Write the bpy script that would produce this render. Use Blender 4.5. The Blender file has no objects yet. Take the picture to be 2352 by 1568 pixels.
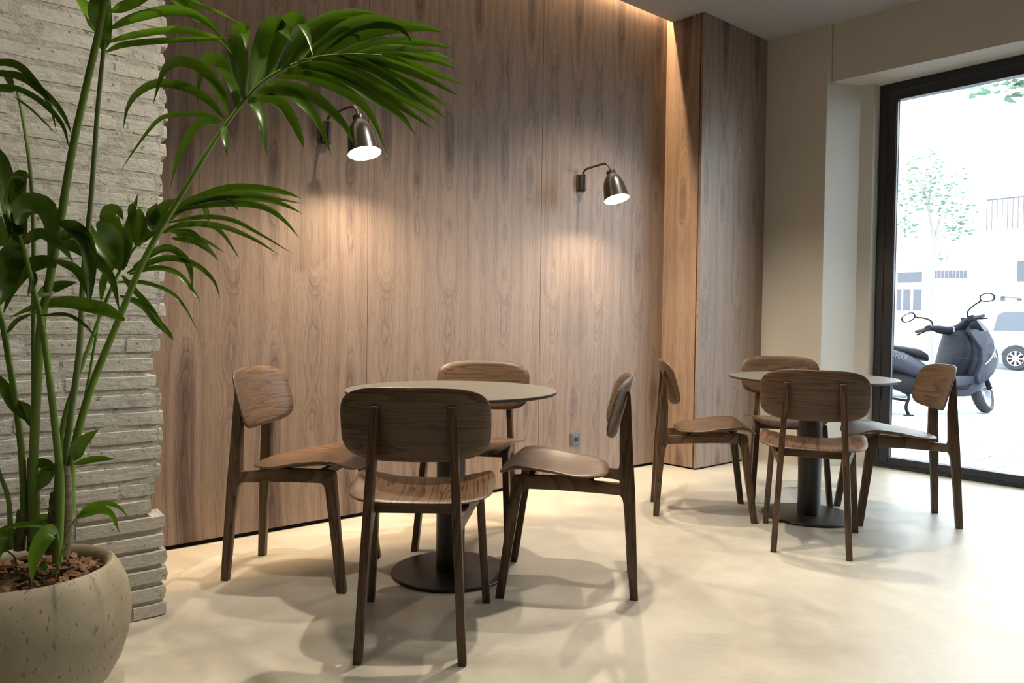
import bpy, bmesh, math, random
from mathutils import Vector, Matrix
R = math.radians
rnd = random.Random(7)

# ------------------------------------------------------------------ camera
scene = bpy.context.scene
COL = scene.collection
F_PX, PITCH, ROLL, CAM_H = 1702.17, 0.028576, 0.012482, 1.0198
fw = Vector((0, math.cos(PITCH), -math.sin(PITCH)))
rt0 = Vector((1, 0, 0)); up0 = rt0.cross(fw)
rt = math.cos(ROLL) * rt0 + math.sin(ROLL) * up0
up = -math.sin(ROLL) * rt0 + math.cos(ROLL) * up0
EYE = Vector((0, 0, CAM_H))
cd = bpy.data.cameras.new('camera')
cd.sensor_width = 36.0; cd.lens = F_PX * 36.0 / 2352.0
cd.clip_start = 0.05; cd.clip_end = 300
cam = bpy.data.objects.new('camera', cd); COL.objects.link(cam)
m = Matrix((rt, up, -fw)).transposed().to_4x4(); m.translation = EYE
cam.matrix_world = m
scene.camera = cam

def ray(px, py):
    return fw + (px - 1176) / F_PX * rt - (py - 784) / F_PX * up
def at(px, py, Y):            # point of that pixel at distance Y in front
    d = ray(px, py); return EYE + d * (Y / d.y)

# ------------------------------------------------------------------ world, exposure
SKY = 9.0
w = bpy.data.worlds.new('overcast_sky'); scene.world = w; w.use_nodes = True
bg = w.node_tree.nodes['Background']
bg.inputs[0].default_value = (0.80, 0.90, 1.0, 1); bg.inputs[1].default_value = SKY
vs = scene.view_settings
vs.view_transform = 'Standard'; vs.look = 'None'; vs.gamma = 1.0; vs.use_curve_mapping = False
vs.exposure = 0.10

CEIL = 3.13
def spot(name, loc, target, watts, size, blend, color=(1, .89, .73), radius=.035):
    l = bpy.data.lights.new(name, 'SPOT'); l.energy = watts; l.color = color
    l.spot_size = R(size); l.spot_blend = blend; l.shadow_soft_size = radius
    o = bpy.data.objects.new(name, l); COL.objects.link(o); o.location = loc
    d = Vector(target) - Vector(loc); o.rotation_euler = d.to_track_quat('-Z', 'Y').to_euler()
    return o
DOWN = [  # ceiling downlights of the room: place, aim, watts, cone, where
    ((0.22, 2.93), (0.10, 2.90), 220, 105, 'above the table beside the palm'),
    ((1.05, 4.10), (1.10, 4.00), 180, 105, 'above the door-side table'),
    ((-0.61, 1.76), (-0.75, 1.80), 120, 100, 'above the potted palm'),
    ((1.42, 2.08), (1.42, 2.10), 26, 110, 'above the open floor before the door-side table'),
    ((2.25, 3.25), (2.20, 3.30), 22, 110, 'above the floor inside the glazed door'),
    ((0.59, 0.91), (0.55, 1.00), 12, 110, 'above the open floor farthest from the walnut wall'),
]
for (x, y), (tx, ty), wt, sz, _w in DOWN:
    spot('downlight_beam', (x, y, CEIL - .012), (tx, ty, 0), wt, sz, .6)

# ------------------------------------------------------------------ helpers
def tag(o, label=None, cat=None, group=None, kind=None):
    if label: o['label'] = label
    if cat: o['category'] = cat
    if group: o['group'] = group
    if kind: o['kind'] = kind
    return o
def empty(name, loc=(0, 0, 0), rz=0, parent=None):
    o = bpy.data.objects.new(name, None); COL.objects.link(o)
    o.location = loc; o.rotation_euler = (0, 0, rz); o.empty_display_size = .1
    if parent: o.parent = parent
    return o
def copy_tree(o, parent=None):
    c = o.copy(); COL.objects.link(c); c.parent = parent
    for ch in list(o.children): copy_tree(ch, c)
    return c

class MB:
    def __init__(s): s.v = []; s.f = []
    def add(s, vs, fs):
        n = len(s.v); s.v += [tuple(p) for p in vs]; s.f += [tuple(i + n for i in f) for f in fs]; return s
    def box(s, a, b):
        (x0, y0, z0), (x1, y1, z1) = a, b
        return s.add([(x0, y0, z0), (x1, y0, z0), (x1, y1, z0), (x0, y1, z0), (x0, y0, z1), (x1, y0, z1), (x1, y1, z1), (x0, y1, z1)],
                     [(0, 3, 2, 1), (4, 5, 6, 7), (0, 1, 5, 4), (1, 2, 6, 5), (2, 3, 7, 6), (3, 0, 4, 7)])
    def prism(s, poly, z0, z1):      # plan polygon (ccw) raised
        n = len(poly)
        return s.add([(x, y, z0) for x, y in poly] + [(x, y, z1) for x, y in poly],
                     [tuple(range(n - 1, -1, -1)), tuple(range(n, 2 * n))] + [(i, (i + 1) % n, n + (i + 1) % n, n + i) for i in range(n)])
    def slab(s, polyA, polyB):       # two matching 3D loops
        n = len(polyA)
        return s.add(list(polyA) + list(polyB), [tuple(range(n - 1, -1, -1)), tuple(range(n, 2 * n))] + [(i, (i + 1) % n, n + (i + 1) % n, n + i) for i in range(n)])
    def loft(s, rings, cap=True, closed=True):
        k = len(rings[0]); vs = [p for r in rings for p in r]; fs = []
        for i in range(len(rings) - 1):
            for j in range(k if closed else k - 1):
                a = i * k + j; b = i * k + (j + 1) % k
                fs.append((a, b, b + k, a + k))
        if cap and closed:
            fs.append(tuple(range(k - 1, -1, -1))); fs.append(tuple((len(rings) - 1) * k + j for j in range(k)))
        return s.add(vs, fs)
    def tube(s, pts, rad, seg=10, cap=True, flat=1.0):
        pts = [Vector(p) for p in pts]; n = len(pts)
        if not hasattr(rad, '__len__'): rad = [rad] * n
        rings = []; pu = None
        for i in range(n):
            t = (pts[min(i + 1, n - 1)] - pts[max(i - 1, 0)]).normalized()
            if pu is None:
                a = Vector((0, 0, 1)) if abs(t.z) < .9 else Vector((1, 0, 0))
                pu = t.cross(a).normalized()
            else: pu = (pu - t * pu.dot(t)).normalized()
            v = t.cross(pu)
            rings.append([pts[i] + rad[i] * (math.cos(q) * pu + flat * math.sin(q) * v) for q in [2 * math.pi * j / seg for j in range(seg)]])
        return s.loft(rings, cap)
    def lathe(s, prof, seg=32, c=(0, 0, 0), axis=None):
        rings = []
        for r_, z in prof: rings.append([(c[0] + r_ * math.cos(2 * math.pi * j / seg), c[1] + r_ * math.sin(2 * math.pi * j / seg), c[2] + z) for j in range(seg)])
        return s.loft(rings, True)
    def xf(s, M):
        s.v = [tuple(M @ Vector(p)) for p in s.v]; return s
    def build(s, name, mat, parent=None, smooth=None, bevel=0, seg=2):
        me = bpy.data.meshes.new(name); me.from_pydata(s.v, [], s.f); me.update()
        if bevel:
            bm = bmesh.new(); bm.from_mesh(me)
            es = [e for e in bm.edges if len(e.link_faces) == 2 and e.calc_face_angle(0) > .5]
            bmesh.ops.bevel(bm, geom=es, offset=bevel, segments=seg, profile=.6, affect='EDGES', clamp_overlap=True)
            bm.to_mesh(me); bm.free()
        if smooth is not None:
            for p in me.polygons: p.use_smooth = True
            me.set_sharp_from_angle(angle=R(smooth))
        me.materials.append(mat)
        o = bpy.data.objects.new(name, me); COL.objects.link(o)
        if parent: o.parent = parent
        return o
def catmull(pts, n):
    P = [Vector(p) for p in pts]; out = []; N = len(P) - 1
    for i in range(n + 1):
        t = i / n * N; k = min(int(t), N - 1); t -= k
        p0 = P[k - 1] if k > 0 else P[0] * 2 - P[1]
        p1, p2 = P[k], P[k + 1]
        p3 = P[k + 2] if k + 2 <= N else P[N] * 2 - P[N - 1]
        out.append(.5 * ((2 * p1) + (p2 - p0) * t + (2 * p0 - 5 * p1 + 4 * p2 - p3) * t * t + (3 * p1 - p0 - 3 * p2 + p3) * t ** 3))
    return out

# ------------------------------------------------------------------ materials
class NT:
    def __init__(s, name):
        s.mat = bpy.data.materials.new(name); s.mat.use_nodes = True
        s.t = s.mat.node_tree; s.b = s.t.nodes['Principled BSDF']; s.out = s.t.nodes['Material Output']
    def n(s, typ, **kw):
        nd = s.t.nodes.new(typ)
        for k, v in kw.items(): setattr(nd, k, v)
        return nd
    def put(s, sock, v):
        if isinstance(v, bpy.types.NodeSocket): s.t.links.new(v, sock)
        elif v is not None:
            if hasattr(sock.default_value, '__len__') and not hasattr(v, '__len__'): v = (v,) * len(sock.default_value)
            if hasattr(v, '__len__') and len(sock.default_value) == 4 and len(v) == 3: v = (*v, 1)
            sock.default_value = v
    def math(s, op, a, b=None, c=None):
        nd = s.n('ShaderNodeMath', operation=op); s.put(nd.inputs[0], a)
        if b is not None: s.put(nd.inputs[1], b)
        if c is not None: s.put(nd.inputs[2], c)
        return nd.outputs[0]
    def obj(s):
        return s.n('ShaderNodeTexCoord').outputs['Object']
    def sep(s, v):
        nd = s.n('ShaderNodeSeparateXYZ'); s.put(nd.inputs[0], v); return nd.outputs
    def comb(s, x, y, z):
        nd = s.n('ShaderNodeCombineXYZ'); s.put(nd.inputs[0], x); s.put(nd.inputs[1], y); s.put(nd.inputs[2], z); return nd.outputs[0]
    def mapping(s, v, scale=(1, 1, 1), loc=(0, 0, 0)):
        nd = s.n('ShaderNodeMapping'); s.put(nd.inputs[0], v); s.put(nd.inputs['Scale'], scale); s.put(nd.inputs['Location'], loc); return nd.outputs[0]
    def noise(s, v, scale=5, detail=3, rough=.5, dist=0):
        nd = s.n('ShaderNodeTexNoise'); s.put(nd.inputs['Vector'], v); s.put(nd.inputs['Scale'], scale); s.put(nd.inputs['Detail'], detail)
        s.put(nd.inputs['Roughness'], rough); s.put(nd.inputs['Distortion'], dist); return nd.outputs['Fac']
    def ramp(s, f, stops):
        nd = s.n('ShaderNodeValToRGB'); s.put(nd.inputs[0], f); e = nd.color_ramp.elements
        while len(e) < len(stops): e.new(.5)
        for k, (p, c) in enumerate(stops):
            e[k].position = p
            if not hasattr(c, '__len__'): c = (c, c, c)
            e[k].color = (*c, 1)
        return nd.outputs[0]
    def mix(s, f, a, b, typ='MIX'):
        nd = s.n('ShaderNodeMix', data_type='RGBA', blend_type=typ); s.put(nd.inputs[0], f); s.put(nd.inputs[6], a); s.put(nd.inputs[7], b); return nd.outputs[2]
    def bump(s, h, strength=.3, dist=.01):
        nd = s.n('ShaderNodeBump'); s.put(nd.inputs['Height'], h); s.put(nd.inputs['Strength'], strength); s.put(nd.inputs['Distance'], dist)
        s.t.links.new(nd.outputs[0], s.b.inputs['Normal'])
    def base(s, c=None, rough=None, metal=None, spec=None):
        if c is not None: s.put(s.b.inputs['Base Color'], c)
        if rough is not None: s.put(s.b.inputs['Roughness'], rough)
        if metal is not None: s.put(s.b.inputs['Metallic'], metal)
        if spec is not None: s.put(s.b.inputs['Specular IOR Level'], spec)
        return s
M = {}
def plain(name, c, rough=.5, metal=0, spec=.5, var=.08, scale=30, bump=0):
    t = NT(name); n = t.noise(t.obj(), scale, 3)
    col = t.mix(n, tuple(x * (1 - var) for x in c), tuple(min(1, x * (1 + var)) for x in c))
    t.base(col, rough, metal, spec)
    if bump: t.bump(n, bump, .002)
    M[name] = t.mat; return t.mat
def walnut():
    t = NT('walnut_veneer'); x, y, z = t.sep(t.obj())
    W = 1.19 / 6
    xs0 = t.math('DIVIDE', t.math('ADD', x, 30 * W - .354), W)
    idx = t.math('FLOOR', xs0); fr = t.math('FRACT', xs0)
    xs = t.math('MULTIPLY', t.math('SUBTRACT', fr, .5), W)
    par = t.math('MODULO', idx, 2.0)
    kind = t.math('MULTIPLY', par, 5.3)                                                  # two alternating leaves
    small = t.math('ADD', kind, t.math('MULTIPLY', idx, .02))
    wob = t.noise(t.comb(t.math('MULTIPLY', xs, 3), small, t.math('MULTIPLY', z, 1.3)), 1.0, 2, .5)
    xw = t.math('ADD', xs, t.math('MULTIPLY', t.math('SUBTRACT', wob, .5), .06))
    hz = t.noise(t.comb(3.3, small, t.math('MULTIPLY', z, 1.25)), 1.0, 2, .45)
    h = t.math('MULTIPLY', t.math('SUBTRACT', hz, .22), .19)
    fine = t.noise(t.comb(t.math('MULTIPLY', xs, 60), small, t.math('MULTIPLY', z, 2.5)), 1.0, 3, .5)
    rr = t.math('ADD', t.math('SQRT', t.math('ADD', t.math('MULTIPLY', xw, xw), t.math('MULTIPLY', h, h))), t.math('MULTIPLY', fine, .006))
    ring = t.math('FRACT', t.math('MULTIPLY', rr, 150))
    fib = t.noise(t.mapping(t.obj(), (330, 330, 7)), 1, 4, .65)
    pores = t.noise(t.mapping(t.obj(), (520, 520, 22)), 1, 2, .5)
    bandn = t.noise(t.math('MULTIPLY', rr, 55), 1.0, 2, .6)
    grain = t.ramp(ring, [(0, .25), (.15, .45), (.6, .6), (.93, .72), (1, .3)])
    heart = t.ramp(rr, [(.02, .30), (.052, .42), (.072, .74), (.088, .60), (.11, .68)])
    v = t.math('ADD', t.math('MULTIPLY', grain, .16), t.math('ADD', t.math('MULTIPLY', fib, .24), t.math('ADD', t.math('MULTIPLY', heart, .45), t.math('MULTIPLY', bandn, .16))))
    lng = t.noise(t.comb(t.math('MULTIPLY', xw, 48), small, t.math('MULTIPLY', z, .35)), 1.0, 3, .55)
    v = t.math('ADD', v, t.math('MULTIPLY', lng, .16))
    v = t.math('ADD', t.math('MULTIPLY', t.math('SUBTRACT', v, .60), 2.1), .56)
    col = t.ramp(v, [(.28, (.060, .040, .032)), (.47, (.122, .082, .066)), (.60, (.186, .128, .100)), (.76, (.285, .202, .148))])
    col = t.mix(t.ramp(pores, [(.30, .4), (.42, 0)]), col, (.10, .060, .045))
    t.base(col, .40, 0, .4); t.bump(fib, .10, .001); M['walnut'] = t.mat
def oak(name, axis, k=1.0):
    t = NT(name); x, y, z = t.sep(t.obj())
    rid = t.n('ShaderNodeObjectInfo').outputs['Random']
    off = t.math('MULTIPLY', rid, 7.0)
    a = {'x': (x, y, z), 'y': (y, x, z), 'z': (z, x, y)}[axis]
    v = t.comb(t.math('ADD', t.math('MULTIPLY', a[0], .9), off), t.math('MULTIPLY', a[1], 4 if axis == 'x' else 17), t.math('MULTIPLY', a[2], 5 if axis == 'y' else 19))
    rings = t.noise(v, 1.0, 2, .4, .2)
    lines = t.math('FRACT', t.math('MULTIPLY', rings, 11))
    v2 = t.comb(t.math('MULTIPLY', a[0], 9), t.math('MULTIPLY', a[1], 330), t.math('MULTIPLY', a[2], 330))
    fib = t.noise(v2, 1.0, 3, .6)
    g = t.ramp(lines, [(0, .0), (.13, .42), (.45, .72), (.9, .95), (1, .25)])
    s = t.math('ADD', t.math('MULTIPLY', g, .52), t.math('MULTIPLY', fib, .5))
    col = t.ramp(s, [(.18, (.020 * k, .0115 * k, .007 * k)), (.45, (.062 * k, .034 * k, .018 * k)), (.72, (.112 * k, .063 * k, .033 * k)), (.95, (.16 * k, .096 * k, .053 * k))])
    t.base(col, .40, 0, .45); t.bump(s, .15, .0015); M[name] = t.mat
def floor_mat():
    t = NT('polished_microcement'); o = t.obj()
    a = t.noise(o, 1.1, 5, .55, .5); b = t.noise(o, 5, 5, .65, .6); c = t.noise(t.mapping(o, (1, 2.2, 1)), 26, 4, .7)
    v = t.math('ADD', t.math('MULTIPLY', a, .5), t.math('ADD', t.math('MULTIPLY', b, .32), t.math('MULTIPLY', c, .18)))
    col = t.ramp(v, [(.34, (.37, .335, .27)), (.50, (.475, .435, .36)), (.66, (.57, .535, .455))])
    sp = t.noise(o, 95, 2, .5); col = t.mix(t.ramp(sp, [(.20, .75), (.27, 0)]), col, (.25, .22, .17))
    cl = t.noise(o, 3.2, 4, .6, 1.2); col = t.mix(t.math('MULTIPLY', t.ramp(cl, [(.48, 0), (.5, .35), (.52, 0)]), .5), col, (.40, .37, .31))
    t.base(col, t.ramp(b, [(.3, .30), (.7, .46)]), 0, .5); t.bump(c, .05, .002); M['floor'] = t.mat
def brick_mat(name, cols, k):
    t = NT(name); o = t.obj(); g = t.n('ShaderNodeNewGeometry').outputs['Position']
    a = t.noise(g, 9, 5, .65); b = t.noise(g, 45, 6, .7, .3); c = t.noise(t.mapping(g, (14, 14, 60)), 1, 4, .6)
    hgt = t.math('ADD', t.math('MULTIPLY', b, .6), t.math('ADD', t.math('MULTIPLY', c, .5), t.math('MULTIPLY', a, .5)))
    col = t.ramp(t.math('ADD', t.math('MULTIPLY', a, .5), t.math('MULTIPLY', b, .5)), [(.30, cols[0]), (.45, cols[1]), (.62, cols[2])])
    pit = t.noise(g, 60, 2, .4); col = t.mix(t.ramp(pit, [(.27, .8), (.33, 0)]), col, (.17, .15, .125))
    t.base(col, .8, 0, .25); t.bump(hgt, k, .012); M[name] = t.mat
def pot_mat():
    t = NT('travertine_cast_stone'); o = t.obj(); x, y, z = t.sep(o)
    a = t.noise(o, 6, 5, .6, .4); b = t.noise(t.mapping(o, (1, 1, .32)), 120, 2, .5)
    col = t.ramp(a, [(.3, (.25, .215, .145)), (.5, (.34, .295, .21)), (.7, (.42, .375, .275))])
    bands = t.noise(t.mapping(o, (1.2, 1.2, 11)), 1, 3, .5); col = t.mix(t.math('MULTIPLY', bands, .35), col, (.30, .26, .19))
    pit = t.ramp(b, [(.31, 1), (.35, 0)]); col = t.mix(t.math('MULTIPLY', pit, .7), col, (.12, .10, .07))
    t.base(col, .62, 0, .4); t.bump(t.math('ADD', t.math('MULTIPLY', pit, -1), t.math('MULTIPLY', a, .4)), .35, .004); M['pot'] = t.mat
def leaf_mat(name, c0, c1, tr, rough=.32, glow=(1.25, 1.25, .45)):
    t = NT(name); o = t.obj(); rid = t.n('ShaderNodeObjectInfo').outputs['Random']
    n = t.noise(o, 9, 3); col = t.mix(t.math('ADD', t.math('MULTIPLY', rid, .6), t.math('MULTIPLY', n, .4)), c0, c1)
    t.base(col, rough, 0, .5)
    tb = t.n('ShaderNodeBsdfTranslucent'); t.put(tb.inputs[0], t.mix(1, col, glow, 'MULTIPLY'))
    ms = t.n('ShaderNodeMixShader'); ms.inputs[0].default_value = tr
    t.t.links.new(t.b.outputs[0], ms.inputs[1]); t.t.links.new(tb.outputs[0], ms.inputs[2]); t.t.links.new(ms.outputs[0], t.out.inputs[0])
    M[name] = t.mat
def glass_mat():
    t = NT('clear_window_glass'); tr = t.n('ShaderNodeBsdfTransparent'); gl = t.n('ShaderNodeBsdfGlossy'); gl.inputs['Roughness'].default_value = .0
    tr.inputs[0].default_value = (.94, .96, .96, 1)
    lw = t.n('ShaderNodeLayerWeight'); fc_ = t.math('MULTIPLY_ADD', t.math('POWER', lw.outputs['Facing'], 5.0), .85, .035)
    ms = t.n('ShaderNodeMixShader'); t.t.links.new(fc_, ms.inputs[0])
    t.t.links.new(tr.outputs[0], ms.inputs[1]); t.t.links.new(gl.outputs[0], ms.inputs[2]); t.t.links.new(ms.outputs[0], t.out.inputs[0])
    M['glass'] = t.mat
def emit(name, c, s):
    t = NT(name); e = t.n('ShaderNodeEmission'); e.inputs[0].default_value = (*c, 1); e.inputs[1].default_value = s
    t.t.links.new(e.outputs[0], t.out.inputs[0]); M[name] = t.mat
def stem_mat(name, c0, c1, axis_noise=(8, 8, 2)):
    t = NT(name); n = t.noise(t.mapping(t.n('ShaderNodeNewGeometry').outputs['Position'], axis_noise), 3, 4, .6)
    t.base(t.ramp(n, [(.3, c0), (.7, c1)]), .45, 0, .4); M[name] = t.mat
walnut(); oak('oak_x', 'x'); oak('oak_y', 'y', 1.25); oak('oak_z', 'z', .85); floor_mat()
brick_mat('brick', [(.33, .31, .275), (.47, .45, .405), (.56, .54, .49)], .6)
brick_mat('mortar', [(.28, .26, .225), (.41, .39, .345), (.52, .50, .45)], 1.0)
pot_mat(); glass_mat()
leaf_mat('leaf', (.044, .098, .010), (.078, .155, .014), .28)
leaf_mat('leaf_young', (.075, .18, .014), (.13, .27, .02), .32)
stem_mat('petiole', (.10, .19, .022), (.18, .29, .04)); stem_mat('petiole_pale', (.14, .19, .06), (.21, .27, .09))
stem_mat('cane', (.10, .075, .045), (.24, .19, .12), (6, 6, 40))
plain('bark', (.16, .085, .042), .85, var=.6, scale=40, bump=.6); plain('soil', (.03, .02, .013), .95)
plain('plaster', (.53, .495, .43), .75, spec=.25, var=.05, scale=3, bump=.04); plain('plaster_white', (.66, .64, .60), .7, spec=.3, var=.04, scale=3)
plain('ceiling_paint', (.37, .36, .36), .8, spec=.2, var=.02, scale=4)
plain('room_paint', (.22, .20, .17), .8, spec=.2, var=.03, scale=3)
plain('dark_gap', (.012, .010, .009), .9, spec=.1)
plain('black_steel', (.016, .0145, .014), .38, spec=.5, var=.1)
plain('laminate', (.125, .112, .090), .40, spec=.5, var=.04, scale=60); plain('laminate_edge', (.035, .032, .03), .5)
plain('lamp_black', (.030, .027, .023), .30, spec=.55); plain('lamp_inner', (.85, .82, .75), .5)
plain('door_alu', (.016, .019, .026), .35, spec=.5); plain('hinge_steel', (.05, .05, .055), .3, metal=.6)
plain('socket_grey', (.10, .108, .118), .4); plain('socket_dark', (.008, .008, .008), .5); plain('socket_pin', (.6, .6, .58), .3, metal=.9)
emit('bulb_glow', (1, .84, .64), 1500); emit('led_glow', (1, .70, .40), 760); emit('down_glow', (1, .86, .68), 6)
# street
plain('paving', (.34, .35, .37), .8, var=.14, scale=6, bump=.1); plain('paving_joint', (.035, .037, .045), .9); plain('asphalt', (.30, .31, .32), .9, var=.1)
plain('facade', (.80, .77, .73), .85, var=.04); plain('facade_trim', (.62, .42, .38), .7); plain('red_wood', (.55, .38, .34), .6); plain('dark_pane', (.05, .055, .07), .15)
plain('railing', (.05, .05, .055), .5); plain('trunk', (.22, .20, .18), .85, var=.3, bump=.4)
leaf_mat('street_leaf', (.10, .16, .115), (.15, .22, .15), .30, .5, (1, 1.1, .9))
plain('van_white', (.80, .81, .82), .3, spec=.5); plain('van_glass', (.06, .07, .085), .12); plain('rubber', (.022, .023, .026), .75); plain('hubcap', (.62, .64, .68), .3, metal=.3)
plain('tail_red', (.75, .03, .06), .3); plain('grey_plastic', (.06, .062, .068), .55)
plain('scooter_grey', (.026, .030, .042), .42, spec=.25); plain('scooter_dark', (.005, .006, .010), .55, spec=.12); plain('scooter_seat', (.008, .009, .014), .6, spec=.15)
plain('scooter_silver', (.36, .38, .43), .35, metal=.4); plain('letter_grey', (.10, .105, .12), .4); plain('mirror_face', (.75, .78, .8), .05, metal=1.0); plain('screen_tint', (.03, .033, .04), .1)

# ------------------------------------------------------------------ the room
ANG = R(39.7)
U = Vector((math.cos(ANG), math.sin(ANG), 0)); N = Vector((U.y, -U.x, 0))
W0 = Vector((-.102, 4.343, 0))
PB = Vector((1.278, 5.096, 0)); PC = Vector((1.884, 5.600, 0))
PA = W0 + U * 1.530
P1 = Vector((2.202, 5.277, 0)); P2 = Vector((2.472, 5.347, 0)); P3 = Vector((2.553, 5.314, 0)); P4 = Vector((2.612, 5.352, 0))
LDIR = (Vector((3.032, 4.472, 0)) - Vector((2.237, 5.278, 0))).normalized()
FDIR = Vector((math.cos(R(-48.6)), math.sin(R(-48.6)), 0)); FOUT = Vector((-FDIR.y, FDIR.x, 0))
SOFF = 2.728

fl = MB(); pts = [(-6, -4.5), (6.2, -4.5), (6.2, 1.0)]
FEND = P4 + FDIR * 4.2
fl.prism([(-6.2, -4.6), (FEND.x + .9, -4.6), (FEND.x + .25, FEND.y + .18), (P4.x + .13, P4.y + .12), (P2.x + .1, P2.y + .25), (PC.x + .15, PC.y + .3), (PC.x - .4, PC.y + .45), (W0.x - U.x * 8.3 - N.x * .3, W0.y - U.y * 8.3 - N.y * .3)], -.12, 0)
tag(fl.build('floor', M['floor']), 'cream polished microcement floor of the cafe', 'floor', kind='structure')

# ceiling: stops a slot short of the timber wall
SLOT = .046
def wallpt(u, n): p = W0 + U * u + N * n; return (p.x, p.y)
ce = MB()
ce.prism([(-6.2, -4.6), (FEND.x + .9, -4.6), (FEND.x + .25, FEND.y + .18), (P4.x + .3, P4.y + .3), (PC.x + .35, PC.y + .35), wallpt(2.5, -.05), wallpt(2.4, SLOT), wallpt(-8.2, SLOT)], CEIL, CEIL + .26)
tag(ce.build('ceiling', M['ceiling_paint']), 'smooth pale grey ceiling with a light slot along the timber wall', 'ceiling', kind='structure')

# timber wall
wb = empty('wall_back', W0, ANG); tag(wb, 'walnut veneer panelled wall behind the tables', 'wall', kind='structure')
MB().box((-8.2, .02, 0), (2.6, .16, CEIL + .26)).build('backing', M['dark_gap'], wb)
seams = [-8.2, -6.786, -5.596, -4.406, -3.216, -2.026, -.836, .354, 1.530]
for a, b in zip(seams[:-1], seams[1:]):
    MB().box((a + .0012, 0, .020), (b - .0012, .018, CEIL + .24)).build('panel', M['walnut'], wb, bevel=.0008, seg=1)
MB().box((-8.2, .012, 0), (1.53, .02, .022)).build('plinth_gap', M['dark_gap'], wb)
# led strip of the slot
ledo = MB().box((-3.2, -.016, CEIL + .205), (1.50, -.004, CEIL + .213)).build('led_strip', M['led_glow'])
ledo.location = W0; ledo.rotation_euler = (0, 0, ANG)
tag(ledo, 'warm light strip hidden in the ceiling slot above the walnut wall', 'light strip')
cs = MB().box((-8.2, -SLOT - .02, CEIL + .255), (1.6, .02, CEIL + .275)).build('trim_1', M['ceiling_paint'])
cs.location = W0; cs.rotation_euler = (0, 0, ANG); tag(cs, 'closing board over the light slot', 'trim', kind='structure')

# timber boxed column
wc = empty('wall_column', PB, math.atan2((PC - PB).y, (PC - PB).x)); tag(wc, 'walnut veneer boxed column projecting beside the pale wall', 'wall', kind='structure')
LF = (PC - PB).length
MB().box((0, 0, .012), (LF, .018, CEIL)).build('panel', M['walnut'], wc, bevel=.0008, seg=1)
MB().box((.012, .006, 0), (LF, .03, CEIL)).build('backing', M['dark_gap'], wc)
inv = Matrix.Rotation(-wc.rotation_euler[2], 4, 'Z') @ Matrix.Translation(-PB)
pa = inv @ PA
dv = Vector((pa.x, pa.y, 0))
# the side panel gets its own frame so that the veneer runs across it
sp_ = MB().box((-(dv.length + .002), 0, .012), (-.026, .018, CEIL + .24)).build('panel', M['walnut'], wc, bevel=.0008, seg=1)
sb_ = MB().box((-(dv.length + .002), .012, 0), (-.010, .03, CEIL)).build('backing', M['dark_gap'], wc)
sb_.rotation_euler = (0, 0, math.atan2(-dv.y, -dv.x))
sp_.rotation_euler = (0, 0, math.atan2(-dv.y, -dv.x))

# pale wall, splayed reveal, lintel
def vwall(name, poly, z0, z1, mat, label, cat='wall'):
    o = MB().prism(poly, z0, z1).build(name, M[mat]); return tag(o, label, cat, kind='structure')
xy = lambda v: (v.x, v.y)
back = Vector((.30, .30, 0))
vwall('wall_right', [xy(PC - (PC - P1).normalized() * -.25), xy(P1), xy(P2), xy(P3), xy(P4), xy(P4 + FOUT * .20), xy(PC + back * 1.6)][0:7], 0, CEIL, 'plaster', 'greige plastered wall and splayed reveal beside the glazed door')
LA = Vector((2.237, 5.278, 0)); LB = LA + LDIR * 5.2
LO = Vector((.40, .33, 0)) * 1.15
vwall('wall_lintel', [xy(LA), xy(LB), xy(LB + LO), xy(LA + LO + LDIR * -.05)], SOFF, CEIL, 'plaster', 'plastered lintel over the glazed door')
bb = MB(); d_ = (P1 - PC).normalized(); nn = Vector((d_.y, -d_.x, 0)) * .006
bb.prism([xy(PC + nn), xy(P1 + nn), xy(P1), xy(PC)][::-1], 0, .045)
tag(bb.build('baseboard_right', M['plaster']), 'low painted baseboard under the greige wall', 'baseboard', kind='structure')
# walls out of the frame that close the room
WE = P4 + FDIR * 3.60
vwall('wall_street', [xy(WE), xy(WE + FDIR * .65), xy(WE + FDIR * .65 + FOUT * .2), xy(WE + FOUT * .2)], 0, SOFF, 'room_paint', 'plain wall beyond the glazed door')
E2 = WE + FDIR * .65
vwall('wall_far_right', [xy(E2), (E2.x + .3, -4.6), (E2.x + .5, -4.6), (E2.x + .25, E2.y + .15)], 0, CEIL, 'room_paint', 'plain side wall of the room')
vwall('wall_behind', [(-6.2, -4.6), (E2.x + .5, -4.6), (E2.x + .5, -4.8), (-6.2, -4.8)], 0, CEIL, 'room_paint', 'plain wall behind the seating area')
vwall('wall_far_left', [(-6.4, -4.6), (-6.2, -4.6), (-6.2, -.4), (-6.4, -.4)], 0, CEIL, 'room_paint', 'plain wall on the plant side of the room')

# glazed door with black frame
gd = empty('door_1', P4, R(-48.6)); tag(gd, 'tall glazed street door in a black aluminium frame', 'door', kind='structure')
DW, DH = 3.60, SOFF
ml = M['door_alu']
fr = MB(); fr.box((0, .0, 0), (.055, .075, DH)); fr.box((DW - .055, 0, 0), (DW, .075, DH)); fr.box((.055, 0, DH - .055), (DW - .055, .075, DH)); fr.box((.055, 0, 0), (DW - .055, .075, .028))
fr.build('frame', ml, gd, bevel=.002, seg=1)
sa = MB(); a, b = .059, DW - .059
sa.box((a, -.006, .032), (a + .058, .062, DH - .059)); sa.box((b - .058, -.006, .032), (b, .062, DH - .059)); sa.box((a + .058, -.006, DH - .125), (b - .058, .062, DH - .059)); sa.box((a + .058, -.006, .032), (b - .058, .062, .078))
sa.build('sash', ml, gd, bevel=.002, seg=1)
gb = MB()
for q in (.118, .126): gb.box((q, .004 + (q - .118) * 2, .078), (q + .004, .02, DH - .125))
gb.build('glazing_bead', M['hinge_steel'], gd)
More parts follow.
